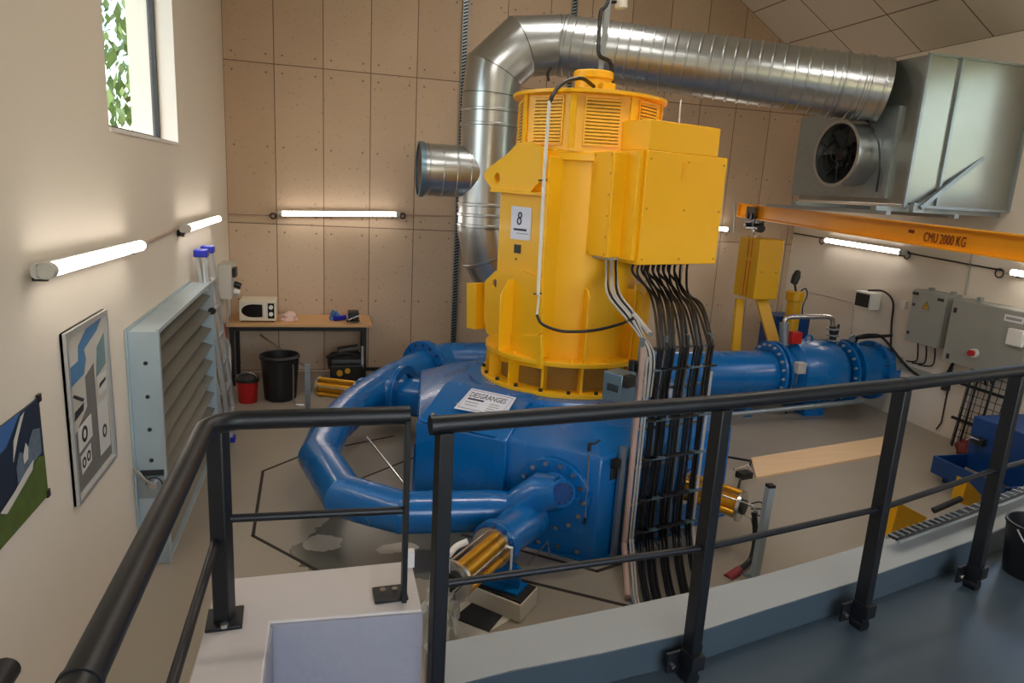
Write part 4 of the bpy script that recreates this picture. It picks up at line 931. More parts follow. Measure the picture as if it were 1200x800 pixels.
n2_ = nozzle('gold servo cylinder at the back left beside the workbench', (2.6, -3.05, .48), (1.66, -2.40, .41), (1.19, -1.98, .36), 0, .22)
flange(n2_, V((2.05, -2.66, .485)), V((-.8, .56, 0)), .29, 16, br=.018)
n3 = nozzle('gold servo cylinder on the right front nozzle behind the handrail post', (3.75, -4.75, .45), (4.05, -5.2, .42), (4.37, -5.6, .40), 0)

# white frames on servo 1
tag(MB().tube([P(2, .3, 590, 655), P(2, .45, 593, 640), P(2, .45, 600, 642), P(2, .12, 597, 688)], .009, 8).build('white_bracket_rod', 'white'), 'bent white rod beside the front servo cylinder', 'rod')
tag(MB().tube(smooth([P(2, .5, 526, 650), P(2, .5, 535, 640), P(2, .52, 548, 634)], 4), .02, 8).build('white_sleeve', 'white'), 'white sleeve on the left of the front servo cylinder', 'sleeve')
tag(MB().tube([P(2, 0, 618, 662), P(2, .25, 642, 634), P(2, .12, 644, 650)], .006, 6).build('thin_strut_rod', 'steel'), 'thin bent steel rod standing by the casing foot', 'rod')
# plinth
t = thing('concrete_plinth', 'small white concrete plinth under the front servo cylinder', 'plinth', P(2, 0, 590, 712))
FLp, FRp, BRp = P(2, 0, 543, 703), P(2, 0, 609, 730), P(2, 0, 629, 708); BLp = FLp + BRp - FRp; pcen = (FLp + BRp) / 2
pq = [FLp, FRp, BRp, BLp]; MB().prism([(q.x, q.y) for q in pq], .125).build('plinth_block', 'conc', t, bevel=.006)
pq2 = [pcen.lerp(q, .9) + (BRp - BLp) * .03 for q in pq]; MB().prism([(q.x, q.y) for q in pq2], .012, o=(0, 0, .125)).build('rubber_pad', 'rubber', t)
pq3 = [pcen.lerp(q, .62) + (BRp - BLp) * .06 for q in pq]
tag(MB().prism([(q.x, q.y) for q in pq3], .02, o=(0, 0, .138)).build('blue_base_plate', 'blue'), 'blue steel base plate on the white plinth', 'plate')
tag(MB().obox(pcen + V((0, 0, .23)) + (BRp - BLp) * .05, (.24, .02, .14), BRp - BLp).build('blue_web_plate', 'blue'), 'upright blue bracket plate on the white plinth', 'bracket')
tag(MB().prism([(q.x, q.y) for q in (P(2, .0, 532, 725), P(2, 0, 553, 708), P(2, 0, 588, 723), P(2, 0, 573, 741))], .012, o=(0, 0, .002)).build('black_mat', 'print_dark'), 'small square black mat on the floor in front of the plinth', 'mat')
tag(MB().prism([(q.x, q.y) for q in (P(2, .0, 524, 716), P(2, 0, 552, 700), P(2, 0, 604, 722), P(2, 0, 560, 748), P(2, 0, 524, 750))], .002).build('pale_floor_patch', 'conc'), 'pale cement patch on the floor under the black mat', 'floor patch')
o = crumple(P(2, .2, 514, 712), .105, .12, .3, 'plastic_film', 'crumpled_film', 11, sub=4, amp=.6); o.location.z = 0
tag(o, 'crumpled white plastic film heaped beside the stair block', 'plastic film')
# floor rods left of casing
for a, b_, lab in (((430, 512), (478, 572), 'long thin steel rod sloping down from the distributor pipe to the floor'), ((428, 506), (462, 566), None), ):
    if lab: tag(MB().tube([P(2, .35, *a), P(2, .01, *b_)], .012, 8).build('prop_rod', 'steel'), lab, 'rod')

# ================================================================== INLET PIPE AND VALVE
yI, zI = -2.3, .52
t = thing('inlet_pipe', 'wide blue inlet pipe between turbine casing and butterfly valve', 'pipe', (5.8, yI, 0))
MB().tube([V((4.5, -2.25, zI)), V((5.0, -2.28, zI)), V((6.83, yI, zI))], [.29, .3, .3], 40).build('pipe_barrel', 'blue', t)
def wf(parent, x, r=.41, k=20, w=.035):
    MB().lathe([(r * .7, -w), (r, -w), (r, -.004), (r * .7, -.004)], (x, yI, zI + .02), (1, 0, 0), 48, closed=True).build('flange', 'blue', parent)
    bolts(parent, V((x - w, yI, zI + .02)), (-1, 0, 0), r * .88, k, .018, .03, 'alu')
wf(t, 6.87); 
for x in (5.4, 6.5): MB().box(x - .05, x + .05, yI - .2, yI + .2, 0, .3).build('saddle_support', 'blue', t)
t = thing('butterfly_valve', 'bulging blue inlet valve with bolted flanges in front of the right wall', 'valve', (7.4, yI, 0))
MB().lathe([(.31, 0), (.33, .1), (.42, .16), (.44, .4), (.43, .75), (.38, .86), (.31, .92)], (6.96, yI, zI + .02), (1, 0, 0), 48).build('valve_body', 'blue', t)
MB().lathe([(.3, -.035), (.41, -.035), (.41, 0), (.3, 0)], (6.945, yI, zI + .02), (1, 0, 0), 48, closed=True).build('flange', 'blue', t); bolts(t, V((6.96, yI, zI + .02)), (1, 0, 0), .375, 16, .016, .03, 'blue_d')
MB().lathe([(.3, 0), (.43, 0), (.43, .06), (.3, .06)], (7.12, yI, zI + .02), (1, 0, 0), 48, closed=True).build('body_rib', 'blue', t)
wf(t, 7.95, .42, 18)
MB().box(7.3, 7.6, yI - .25, yI + .25, 0, .2).build('valve_foot', 'blue', t)
q = P(1, yI - .42, 938, 431); MB().box(q.x - .06, q.x + .06, yI - .46, yI - .36, q.z - .07, q.z + .07).build('grey_switch_box', 'cable_g', t, bevel=.006)
MB().tube(smooth([V((q.x - .02, yI - .42, q.z - .05)), V((q.x - .08, yI - .44, q.z - .3)), V((q.x - .1, yI - .4, .1))], 4), .012, 6).build('sensor_lead', 'cable', t)
for px, py in ((948, 398), (938, 412)):
    q = P(1, yI - .05, px, py); MB().tube([q + V((.05 * math.cos(a), 0, .06 * math.sin(a))) for a in [i * PI / 8 for i in range(-1, 10)]], .014, 8).build('lifting_eye', 'blue', t)
t = thing('wall_pipe', 'blue flanged pipe piece running from the inlet valve into the right wall', 'pipe', (8.3, yI, 0))
MB().cyl((7.99, yI, zI + .03), (XR, yI, zI + .03), .33, seg=40).build('pipe_barrel', 'blue', t)
for x in (8.02, 8.42):
    MB().lathe([(.3, 0), (.42 if x < 8.2 else .4, 0), (.42 if x < 8.2 else .4, .045), (.3, .045)], (x, yI, zI + .03), (1, 0, 0), 48, closed=True).build('flange', 'blue', t)
bolts(t, V((8.42, yI, zI + .03)), (-1, 0, 0), .365, 16, .016, .03, 'blue_d')
# things on / around the valve
t = thing('pressure_tap', 'grey steel pipe bridge with a red cap box on top of the inlet valve', 'pipe bridge', P(1, yI, 921, 400))
yy = yI - .05
MB().cyl(P(1, yy, 919, 404), P(1, yy, 919, 378), .06, seg=16).build('riser', 'galv_m', t)
MB().tube(smooth([P(1, yy, 919, 380), P(1, yy, 921, 373), P(1, yy, 928, 371)], 4) + smooth([P(1, yy, 968, 371), P(1, yy, 975, 373), P(1, yy, 976, 384)], 4), .032, 12).build('steel_bridge', 'steel', t)
q = P(1, yy - .05, 930, 395); MB().box(q.x - .07, q.x + .08, yy - .12, yy, q.z - .075, q.z + .075).build('red_box', 'red', t, bevel=.01)
MB().cyl(P(1, yy, 976, 402), P(1, yy, 976, 382), .045, seg=14).build('stop_valve', 'dark_steel', t)
for py in (386, 393, 399): MB().lathe([(.03, 0), (.085, 0), (.085, .015), (.03, .015)], P(1, yy, 976, py), (0, 0, 1), 16, closed=True).build('valve_collar', 'galv_m', t)
MB().obox(P(1, yy, 982, 386), (.02, .02, .14), (1, 0, 0)).build('valve_lever', 'dark_steel', t)
t = thing('valve_counterweight', 'yellow boxed counterweight on two lever arms behind the inlet valve', 'counterweight', (7.05, -1.6, .6))
k0 = P(1, -1.85, 887, 315); xw = k0.x; z1_, z0_ = P(1, -1.85, 887, 280).z, P(1, -1.85, 884, 351).z
MB().box(xw, xw + .37, -1.85, -1.36, z0_, z1_).build('weight_box', 'yellow_d', t, bevel=.012)
for y in (-1.68, -1.6): MB().box(xw - .004, xw + .002, y - .006, y + .006, z0_ + .02, z1_ - .3).build('red_gap', 'red', t); MB().box(xw - .004, xw + .002, y - .006, y + .006, z1_ - .26, z1_ - .01).build('red_gap', 'red', t)
MB().obox((P(1, -1.7, 892, 350) + P(1, -2.0, 910, 412)) / 2, (.16, .04, (P(1, -1.7, 892, 350) - P(1, -2.0, 910, 412)).length), (1, 0, .3), None, P(1, -1.7, 892, 350) - P(1, -2.0, 910, 412)).build('lever_arm', 'yellow_d', t)
MB().obox((P(1, -1.5, 867, 350) + P(1, -1.7, 861, 418)) / 2, (.12, .05, (P(1, -1.5, 867, 350) - P(1, -1.7, 861, 418)).length), (1, 0, 0), None, P(1, -1.5, 867, 350) - P(1, -1.7, 861, 418)).build('lever_arm', 'yellow_d', t)
for dx in (.08, .3): MB().cyl((xw + dx, -1.87, (z0_ + z1_) / 2 - .03), (xw + dx, -1.84, (z0_ + z1_) / 2 - .03), .015, seg=10).build('side_bolt', 'amber', t)
t = thing('hydraulic_cylinder', 'upright yellow hydraulic cylinder behind the inlet valve near the room corner', 'cylinder', P(1, -1.5, 927, 420))
c_ = P(1, -1.5, 927, 380); zt_ = P(1, -1.5, 927, 341).z
MB().lathe([(.1, 0), (.1, zt_ - .14), (.13, zt_ - .13), (.13, zt_ - .01), (.1, zt_)], (c_.x, c_.y, 0), (0, 0, 1), 28).build('cylinder_body', 'yellow_d', t)
MB().tube([V((c_.x, c_.y, zt_)), P(1, -1.5, 931, 330)], .015, 8).build('rod', 'black', t); q = P(1, -1.5, 933, 324); MB().lathe([(0, -.12), (.05, -.1), (.06, 0), (.04, .08), (0, .1)], q, (.25, 0, 1), 16).build('grip', 'black', t)
MB().tube(smooth([V((c_.x + .08, c_.y, zt_)), P(1, -1.5, 944, 338), P(1, -1.5, 946, 346), P(1, -1.5, 941, 358), P(1, -1.5, 940, 370)], 4), .01, 6).build('hose', 'cable', t)
q0, q1 = P(1, -1.3, 909, 372), P(1, -1.3, 945, 404)
t = thing('oil_box', 'dark blue metal box standing behind the inlet valve', 'box', ((q0.x + q1.x) / 2, -1.2, 0)); MB().box(q0.x, q1.x, -1.3, -.95, 0, q0.z).build('box_body', 'blue_d', t, bevel=.008); MB().box(q0.x - .01, q1.x + .01, -1.31, -.94, q0.z, q0.z + .02).build('box_lid', 'blue_d', t)
tag(MB().tube(smooth([P(0, XR - .02, 948, 342), P(0, XR - .02, 990, 352), P(0, XR - .02, 1000, 358), P(0, XR - .02, 998, 385), P(0, XR - .02, 997, 400)], 4), .009, 6).build('wall_lead', 'cable_g'), 'thin pale lead curving on the right wall behind the inlet valve', 'cable')
tag(MB().tube([P(1, -2.75, 842, 487), P(1, -2.75, 1010, 470)], .035, 12).build('drain_pipe', 'galv_m'), 'long thin grey drain pipe lying on the floor in front of the inlet pipe', 'pipe')
tag(MB().tube(smooth([P(1, yI - .1, 1003, 400), P(1, yI - .2, 1006, 394), P(1, yI - .2, 1020, 392), P(1, yI - .1, 1035, 396), V((XR - .06, -2.7, .75)), V((XR - .05, -3.0, .64)), V((XR - .05, -3.3, .68)), V((XR - .05, -3.42, .95))], 5), .018, 8).build('thick_cable', 'cable'), 'thick black cable sagging from the pipe end to the grey cabinets', 'cable')
t = thing('pipe_clamp', 'black bar clamp with a gauge on top of the pipe by the wall', 'clamp', P(1, yI, 1000, 403))
MB().tube([P(1, yI - .1, 1000, 396), P(1, yI - .1, 1045, 393)], .022, 8).build('bar', 'black', t); q = P(1, yI - .12, 998, 396); MB().cyl(q, q + V((0, -.03, 0)), .05, seg=16).build('gauge', 'galv_m', t)

# ================================================================== CABLE LADDER AND CABLES
T0, T1 = V((3.42, -5.56, 0)), V((4.04, -5.42, 0)); tu_ = (T1 - T0); tl = tu_.length; tun = tu_.normalized(); tn = V((tun.y, -tun.x, 0))
F0, F1 = V((3.02, -6.95, .03)), V((3.42, -7.05, .03))
K0, K1 = V((3.27, -6.05, .03)), V((3.83, -5.98, .03))
def tp_(s, z): return T0 + tu_ * s + V((0, 0, z))
t = thing('cable_ladder', 'vertical galvanised cable ladder carrying black cables in front of the turbine', 'cable ladder', (3.7, -5.5, 0))
for s in (0, .33, .66, 1):
    MB().obox(tp_(s, .9) - tn * .03, (.012, .05, 1.66), tun, tn).build('side_rail', 'galv_m', t)
for k in range(6): MB().obox(tp_(.5, .14 + k * .3) - tn * .03, (tl, .016, .02), tun, tn).build('rung', 'galv_m', t)
for s in (0, .5, 1):
    a, b_ = tp_(s, .07) - tn * .02, K0.lerp(K1, s); c_ = F0.lerp(F1, s)
    MB().tube([a + V((0, 0, .02)), a + tn * .05, b_, c_], .014, 6).build('floor_rail', 'galv_m', t)
for s, z in ((0, .3), (1, .3), (0, .9), (1, .9), (0, 1.5)): pass
MB().obox(tp_(0, .45) - tun * .05 - tn * .06, (.04, .04, .9), tun, tn).build('post', 'galv_m', t); MB().obox(tp_(0, .006) - tun * .05 - tn * .06, (.16, .12, .012), tun, tn).build('post_foot', 'galv_m', t)
MB().obox(tp_(.2, .78) - tn * .16, (.03, .25, .03), tun, tn).build('wall_arm', 'galv_m', t)
tag(MB().tube([tp_(-.02, 1.66) + tn * .01, tp_(-.02, .16) + tn * .01, K0 + V((-.03, 0, 0))], .022, 8).build('flat_conduit', 'copper'), 'pinkish grey conduit on the left edge of the cable ladder', 'conduit')
GB = 'black power cables on the cable ladder'; cn_ = 0
bund = [(.19, 3), (.33, 4), (.53, 4), (.74, 4), (.94, 3)]
proto = {}
for bi, (sb_, nb) in enumerate(bund):
    for j in range(nb):
        s = sb_ + (j - (nb - 1) / 2) * .029; r = .0105
        off = .012 + (j % 2) * .012; jit = random.uniform(-.006, .006)
        st = Cn + e1 * (wR * (.16 + .68 * (bi + (j + .5) / nb) / 5)) + e2 * (.16 + .1 * (j % 2)) + V((0, 0, 2.17))
        top = tp_(s, 1.62) + tn * (off + .02)
        pinch = Cn + e1 * (wR * (.22 + .42 * bi / 4 + .025 * j)) + e2 * (.05 - .02 * j) + V((0, 0, 1.95 - .015 * (j % 3)))
        mid_ = pinch.lerp(top, .55) + V((0, 0, .09 + .02 * (j % 3))) 
        kn = K0.lerp(K1, s) + V((0, 0, .012 + .01 * (j % 2))); fe = F0.lerp(F1, s) + V((0, 0, .012))
        pts = smooth([st, st + V((0, 0, -.1)), pinch, mid_, top + V((0, 0, .03))], 6) + smooth([tp_(s + jit, 1.35) + tn * off, tp_(s - jit, .8) + tn * off, tp_(s + jit, .3) + tn * off, tp_(s, .1) + tn * (off + .03), kn, fe], 3)
        o = MB().tube(pts, r, 7).build('power_cable', 'cable'); tag(o, 'black power cable running from the terminal box down the cable ladder', 'cable', GB)
for k in range(2):
    s = .03 + .04 * k
    tag(MB().tube([tp_(s, 1.6) + tn * .03, tp_(s, .2) + tn * .03, K0.lerp(K1, s), F0.lerp(F1, s)], .008, 6).build('control_cable', 'cable_g'), 'thin pale control cable down the left side of the cable ladder', 'cable', 'pale control cables on the ladder')
for k in range(3):
    s = .985 + .012 * k
    tag(MB().tube([tp_(s, 1.45) + tn * .03, tp_(s, .2) + tn * .03, K0.lerp(K1, s), F0.lerp(F1, s)], .005, 6).build('edge_wire', 'cable_g'), 'thin pale wire down the right edge of the cable ladder', 'wire', 'pale wires on the right edge of the ladder')
for zz in (1.5, 1.12, .82, .5, .24):
    for bi, (sb_, nb) in enumerate(bund):
        tag(MB().obox(tp_(sb_, zz) + tn * .03, (.034 * nb + .02, .05, .012), tun, tn).build('cable_tie', 'print_dark' if (bi + int(zz * 10)) % 3 else 'steel_blue'), 'cable tie round a bundle on the cable ladder', 'cable tie', 'cable ties on the cable ladder')
# cables of the side box
for k in range(6):
    st = S2 + e1 * (.05 + .025 * k) + e2 * (.05 + .02 * (k % 2)) + V((0, 0, zb - .01))
    pts = smooth([st, st + V((.01, 0, -.12)), P(1, -5.05, 712 + 3 * k, 345), P(1, -5.2, 733 + 2 * k, 372 - k), P(1, -5.4, 748 + k, 392), tp_(.02 + .02 * k, 1.6) + tn * .02, tp_(.03 + .02 * k, 1.3) + tn * .02], 5)
    tag(MB().tube(pts, .009, 7).build('signal_cable', 'cable_g' if k % 3 != 1 else 'cable'), ('pale' if k % 3 != 1 else 'black') + ' signal cable hanging from the small side terminal box', 'cable', ('pale' if k % 3 != 1 else 'black') + ' signal cables below the side terminal box')
tag(MB().tube([P(1, -5.22, 742, 368), P(1, -5.3, 756, 385), P(1, -5.38, 762, 392)], .024, 8).build('cable_sleeve', 'cable_g'), 'pale sleeve binding the signal cables above the cable ladder', 'sleeve')
t = thing('control_box', 'small bluish metal box with vent slots left of the cable ladder head', 'control box', P(1, -5.5, 722, 478))
cA, cB = P(1, -5.62, 706, 476), P(1, -5.62, 733, 438)
z_hi, z_lo = P(1, -5.62, 706, 437).z, P(1, -5.62, 706, 470).z
a_, b_ = P(1, -5.56, 706, 455), P(1, -5.70, 728, 455); fu = V((b_.x - a_.x, b_.y - a_.y, 0)).normalized(); fnn = V((fu.y, -fu.x, 0)); W_ = math.hypot(b_.x - a_.x, b_.y - a_.y)
MB().obox(V((a_.x, a_.y, (z_hi + z_lo) / 2)) + fu * (W_ / 2) - fnn * .08, (W_, .16, z_hi - z_lo), fu, -fnn).build('box_body', 'steel_blue', t, bevel=.005)
for k in range(6): MB().obox(V((a_.x, a_.y, (z_hi + z_lo) / 2)) + fu * (W_ * (.3 + .1 * k)) + fnn * .002, (.007, .006, .05), fu, fnn).build('vent_slot', 'print_dark', t)
MB().obox(V((b_.x, b_.y, z_hi - .04)) + fu * .02 - fnn * .05, (.05, .09, .08), fu, -fnn).build('side_bracket', 'dark_steel', t)
q = P(1, -5.5, 741, 430); MB().cyl(q + V((0, 0, -.04)), q + V((0, 0, .05)), .03, seg=12).build('cable_gland', 'black', t)
# right front: posts, hose
t = thing('floor_post', 'upright galvanised floor post with black top right of the cable ladder', 'post', P(2, 0, 882, 678))
pb = P(2, 0, 884, 676); ptp = P(1, pb.y, 903, 569)
MB().obox((pb + ptp) / 2, (.05, .05, (ptp - pb).length), (1, 0, 0), None, (ptp - pb)).build('post_profile', 'galv_b', t); MB().obox(ptp, (.052, .052, .02), (1, 0, 0)).build('black_top', 'black', t)
MB().obox(pb + V((0, 0, .004)), (.14, .1, .008), (1, 0, 0)).build('foot_plate', 'galv_m', t)
t = thing('black_hose', 'black hose with a dull red end cap hanging beside the floor post', 'hose', P(2, 0, 855, 680))
MB().tube(smooth([P(1, -5.7, 884, 600), P(1, -5.75, 885, 630), P(1, -5.8, 880, 655), P(1, -5.85, 866, 668)], 5), .022, 10).build('hose_run', 'black', t); MB().cyl(P(1, -5.85, 867, 667), P(1, -5.9, 853, 679), .03, .045, seg=16).build('end_cap', 'red_cap', t)
for k in range(3): tag(MB().tube(smooth([n3['org'] and P(1, -5.6, 880, 590 + 6 * k), P(1, -5.62, 890, 588 + 8 * k), P(1, -5.65, 897, 592 + 7 * k)], 4), .006, 6).build('servo_lead', 'cable'), 'thin black lead between servo cylinder end and floor post', 'cable', 'leads at the right servo cylinder')
t = thing('sensor_bracket', 'dark bracket frame with small steel pipes behind the right servo cylinder', 'bracket', P(2, .1, 870, 552))
MB().tube([P(2, .2, 830, 535), P(2, .25, 842, 548), P(2, .25, 832, 553)], .012, 6).build('bent_pipe', 'steel', t); MB().tube([P(2, .2, 860, 550), P(2, .22, 876, 545), P(2, .2, 880, 552)], .012, 6).build('bent_pipe', 'steel', t)
MB().tube([P(2, .1, 852, 535), P(2, .12, 880, 540), P(2, .1, 878, 550)], .012, 6).build('rail', 'black', t); MB().obox(P(2, .03, 872, 556), (.14, .1, .06), (1, .2, 0)).build('foot_block', 'dark_steel', t)
MB().tube([P(2, .05, 868, 560), P(2, .02, 864, 576)], .012, 6).build('rail', 'black', t)

# ================================================================== HANDRAILS
RM = 'black_rail'
t = thing('guard_rail', 'long black guard rail along the right edge of the upper deck', 'handrail', (3.6, -7.7, .88))
posts = [V((1.605, -7.94, 0)), V((2.63, -7.81, 0)), V((3.58, -7.64, 0)), V((4.42, -7.46, 0)), V((6.3, -6.93, 0)), V((8.5, -6.3, 0))]
MB().tube([V((1.575, -7.943, 2.0))] + [p + V((0, 0, 2.0)) for p in posts[1:]], .0285, 20).build('top_rail', RM, t)
mids = [p + V((0, 0, z)) for p, z in zip(posts, (1.462, 1.43, 1.44, 1.5, 1.47, 1.47))]
for a, b_ in zip(mids, mids[1:]): 
    d = (b_ - a).normalized(); MB().tube([a + d * .02, b_ - d * .02], .013, 14).build('mid_rail', RM, t)
for i, p in enumerate(posts):
    d = ((posts[i + 1] - p) if i + 1 < len(posts) else (p - posts[i - 1])).normalized(); n_ = V((d.y, -d.x, 0))
    MB().obox(p + V((0, 0, 1.43)), (.046, .06, 1.1), d, n_).build('post', RM, t, bevel=.004)
    if i:
        MB().cyl(p + V((0, 0, .88)) - n_ * .03, p + V((0, 0, .88)) + n_ * .03, .03, seg=16).build('post_foot', RM, t)
        pb_ = MB().obox(p + V((0, 0, .93)) - n_ * .036 , (.17, .012, .085), d, n_).build('fixing_plate', RM, t)
        for s in (-1, 1):
            q = p + V((0, 0, .92)) - n_ * .03 + d * (.062 * s); MB().cyl(q, q + n_ * .012, .01, seg=8).build('plate_bolt', 'steel', pb_)
        MB().obox(p + V((0, 0, .96)) + n_ * .01 , (.06, .075, .06), d, n_).build('post_sleeve', RM, t)
for s in (0,): MB().cyl(V((1.56, -7.945, 2.0)), V((1.578, -7.943, 2.0)), .031, seg=18).build('rail_end_cap', RM, t)
MB().tube([posts[2] + V((0, 0, 2.0)) - V((.01, 0, 0)), posts[2] + V((.01, .002, 2.0))], .031, 18).build('joint_sleeve', RM, t)
t = thing('stair_rail', 'black handrail turning the corner round the stair opening on the left', 'handrail', (.97, -7.85, 1.35))
A_ = V((1.51, -7.845, 2.0)); cr = [V((1.05 - .0, -7.845, 2.0))]
arc = [V((1.03 - .1 * math.sin(a), -7.945 + .1 * math.cos(a), 2.0)) for a in [i * PI / 16 for i in range(9)]]
MB().tube([A_, V((1.2, -7.845, 2.0))] + arc + [V((.93, -8.5, 2.0)), V((.93, -8.93, 2.0)), V((.93, -9.5, 2.0)), V((.93, -11.5, 2.0))], .0285, 20).build('top_rail', RM, t)
MB().tube([V((.93, -8.945, 2.0)), V((.93, -8.955, 2.0))], .031, 20).build('joint_sleeve', RM, t)
MB().tube([V((1.5, -7.845, 1.68)), V((.97, -7.845, 1.69))], .013, 14).build('mid_rail', RM, t)
MB().tube([V((.94, -7.87, 1.63)), V((.93, -11.5, 1.6))], .013, 14).build('mid_rail', RM, t)
MB().obox(V((.955, -7.855, 1.675)), (.05, .05, .63), V((.9, -.3, 0))).build('post', RM, t, bevel=.004)
MB().obox(V((1.505, -7.845, 1.68)), (.016, .05, .64), (1, 0, 0)).build('post', RM, t, bevel=.002)
pl_ = MB().obox(V((.955, -7.85, 1.356)), (.105, .11, .012), V((1, .05, 0))).build('base_plate', RM, t, bevel=.002); MB().cyl((.96, -7.9, 1.362), (.96, -7.9, 1.374), .012, seg=8).build('bolt', 'steel', pl_)
pl_ = MB().obox(V((1.465, -7.80, 1.356)), (.11, .085, .012), V((1, .05, 0))).build('base_plate', RM, t, bevel=.002)
for x in (1.44, 1.48): MB().cyl((x, -7.8, 1.362), (x, -7.8, 1.376), .011, seg=8).build('bolt', 'steel', pl_)
q = P(0, .6, 7, 784)
tag(MB().cyl(q + V((0, -.9, 0)), q, .0285, seg=18).build('rail_stub', RM), 'end of a black tube at the lower left picture edge', 'tube')

# ================================================================== RIGHT WALL THINGS
def cab(name, label, cat, x, y0, y1, z0, z1, m='grey_cab'):
    t = thing(name, label, cat, ((x + XR) / 2, (y0 + y1) / 2, z0))
    MB().box(x + .02, XR, y0, y1, z0, z1).build('housing', m, t, bevel=.006); d = MB().box(x, x + .018, y0 + .006, y1 - .006, z0 + .006, z1 - .006).build('door', m, t, bevel=.004)
    return t, d
t, d = cab('electrical_cabinet', 'small grey electrical cabinet with yellow warning triangle on the right wall', 'electrical cabinet', 8.4, -3.32, -2.83, 1.09, 1.75)
w0 = V((8.398, -3.07, 1.58))
MB().plate([w0 + V((0, -.05, -.045)), w0 + V((0, .05, -.045)), w0 + V((0, 0, .045))], (-1, 0, 0), .002).build('warning_triangle', 'amber', d)
MB().tube([w0 + V((-.003, -.05, -.045)), w0 + V((-.003, .05, -.045)), w0 + V((-.003, 0, .045))], .004, 4, closed=True).build('triangle_border', 'print_dark', d)
MB().plate([w0 + V((-.003, -.004, -.035)), w0 + V((-.003, .008, -.005)), w0 + V((-.003, -.002, -.002)), w0 + V((-.003, .002, .022)), w0 + V((-.003, -.01, -.008)), w0 + V((-.003, 0, -.012))], (-1, 0, 0), .001).build('lightning_mark', 'print_dark', d)
for y, z, a, b_ in ((-2.88, 1.7, .09, .035), (-3.26, 1.68, .09, .035), (-2.88, 1.56, .035, .035), (-2.87, 1.2, .035, .035)): MB().box(8.394, 8.4, y - a / 2, y + a / 2, z - b_ / 2, z + b_ / 2).build('lock_tag', 'print_dark', d)
for y in (-2.98, -3.3): MB().box(8.5, 8.56, y - .02, y + .02, 1.75, 1.79).build('fixing_lug', 'galv_m', t)
t, d = cab('electrical_cabinet', 'large grey electrical cabinet with red knob at the right picture edge', 'electrical cabinet', 8.38, -4.42, -3.44, .98, 1.73)
MB().box(8.374, 8.38, -4.34, -4.12, 1.60, 1.67).build('name_plate', 'sheet', d); MB().box(8.372, 8.374, -4.32, -4.14, 1.62, 1.65).build('name_line', 'grey_cab', d)
MB().cyl((8.38, -3.86, 1.17), (8.34, -3.86, 1.17), .05, seg=20).build('knob_base', 'white', d); MB().cyl((8.34, -3.86, 1.17), (8.3, -3.86, 1.17), .035, seg=20).build('red_knob', 'red', d)
for y, z in ((-3.5, 1.6), (-3.52, 1.05)): MB().box(8.374, 8.38, y - .02, y + .02, z - .03, z + .03).build('lock_tag', 'print_dark', d)
MB().box(8.33, 8.378, -4.4, -4.22, 1.36, 1.54).build('socket_cover', 'white', d, bevel=.01)
MB().box(8.5, 8.56, -3.68, -3.64, 1.73, 1.78).build('fixing_lug', 'galv_m', t)
for k in range(4): tag(MB().tube(smooth([V((8.5, -3.75 - .07 * k, .98)), V((8.52, -3.78 - .07 * k, .9)), V((8.58, -3.7 - .1 * k, .8))], 4), .012, 6).build('cabinet_lead', 'cable'), 'short black lead hanging under the large grey cabinet', 'cable', 'leads under the large cabinet')
for k in range(3): tag(MB().tube(smooth([V((8.5, -2.95 - .13 * k, 1.09)), V((8.52, -2.96 - .13 * k, .95)), V((8.6, -2.88 - .12 * k, .82)), V((8.61, -2.72 - .1 * k, .78))], 4), .01, 6).build('cabinet_lead', 'cable'), 'thin black lead hanging under the small grey cabinet', 'cable', 'leads under the small cabinet')
t = thing('wall_heater', 'small white wall heater box with dark grille on the right wall', 'heater', (8.5, -2.0, 1.4))
MB().box(8.42, XR - .06, -2.14, -1.84, 1.35, 1.58).build('heater_case', 'white', t, bevel=.008); MB().box(8.412, 8.42, -2.115, -1.865, 1.375, 1.555).build('dark_grille', 'print_dark', t); MB().box(XR - .06, XR, -2.05, -1.93, 1.42, 1.52).build('wall_mount', 'white', t)
tag(MB().tube(smooth([V((8.5, -1.98, 1.6)), V((8.55, -2.2, 1.62)), V((8.6, -2.34, 1.5)), V((8.62, -2.36, 1.2)), V((8.62, -2.42, .9)), V((8.6, -2.5, .75))], 5), .013, 8).build('heater_cable', 'cable'), 'black cable looping from the wall heater down the wall', 'cable')
tag(MB().box(XR - .04, XR, -2.54, -2.46, 1.44, 1.54).build('light_switch', 'white'), 'small white switch box beside the wall heater', 'switch')
t = thing('cable_trunking', 'grey cable trunking low on the right wall under the small cabinet', 'trunking', (8.6, -3.0, .7))
MB().box(XR - .05, XR, -3.35, -2.6, .66, .72).build('trunking_back', 'grey_cab', t); MB().box(XR - .09, XR - .0, -3.4, -3.35, .58, .78).build('trunking_end', 'dark_steel', t); MB().box(XR - .07, XR, -2.62, -2.57, .62, .8).build('trunking_end', 'grey_cab', t)
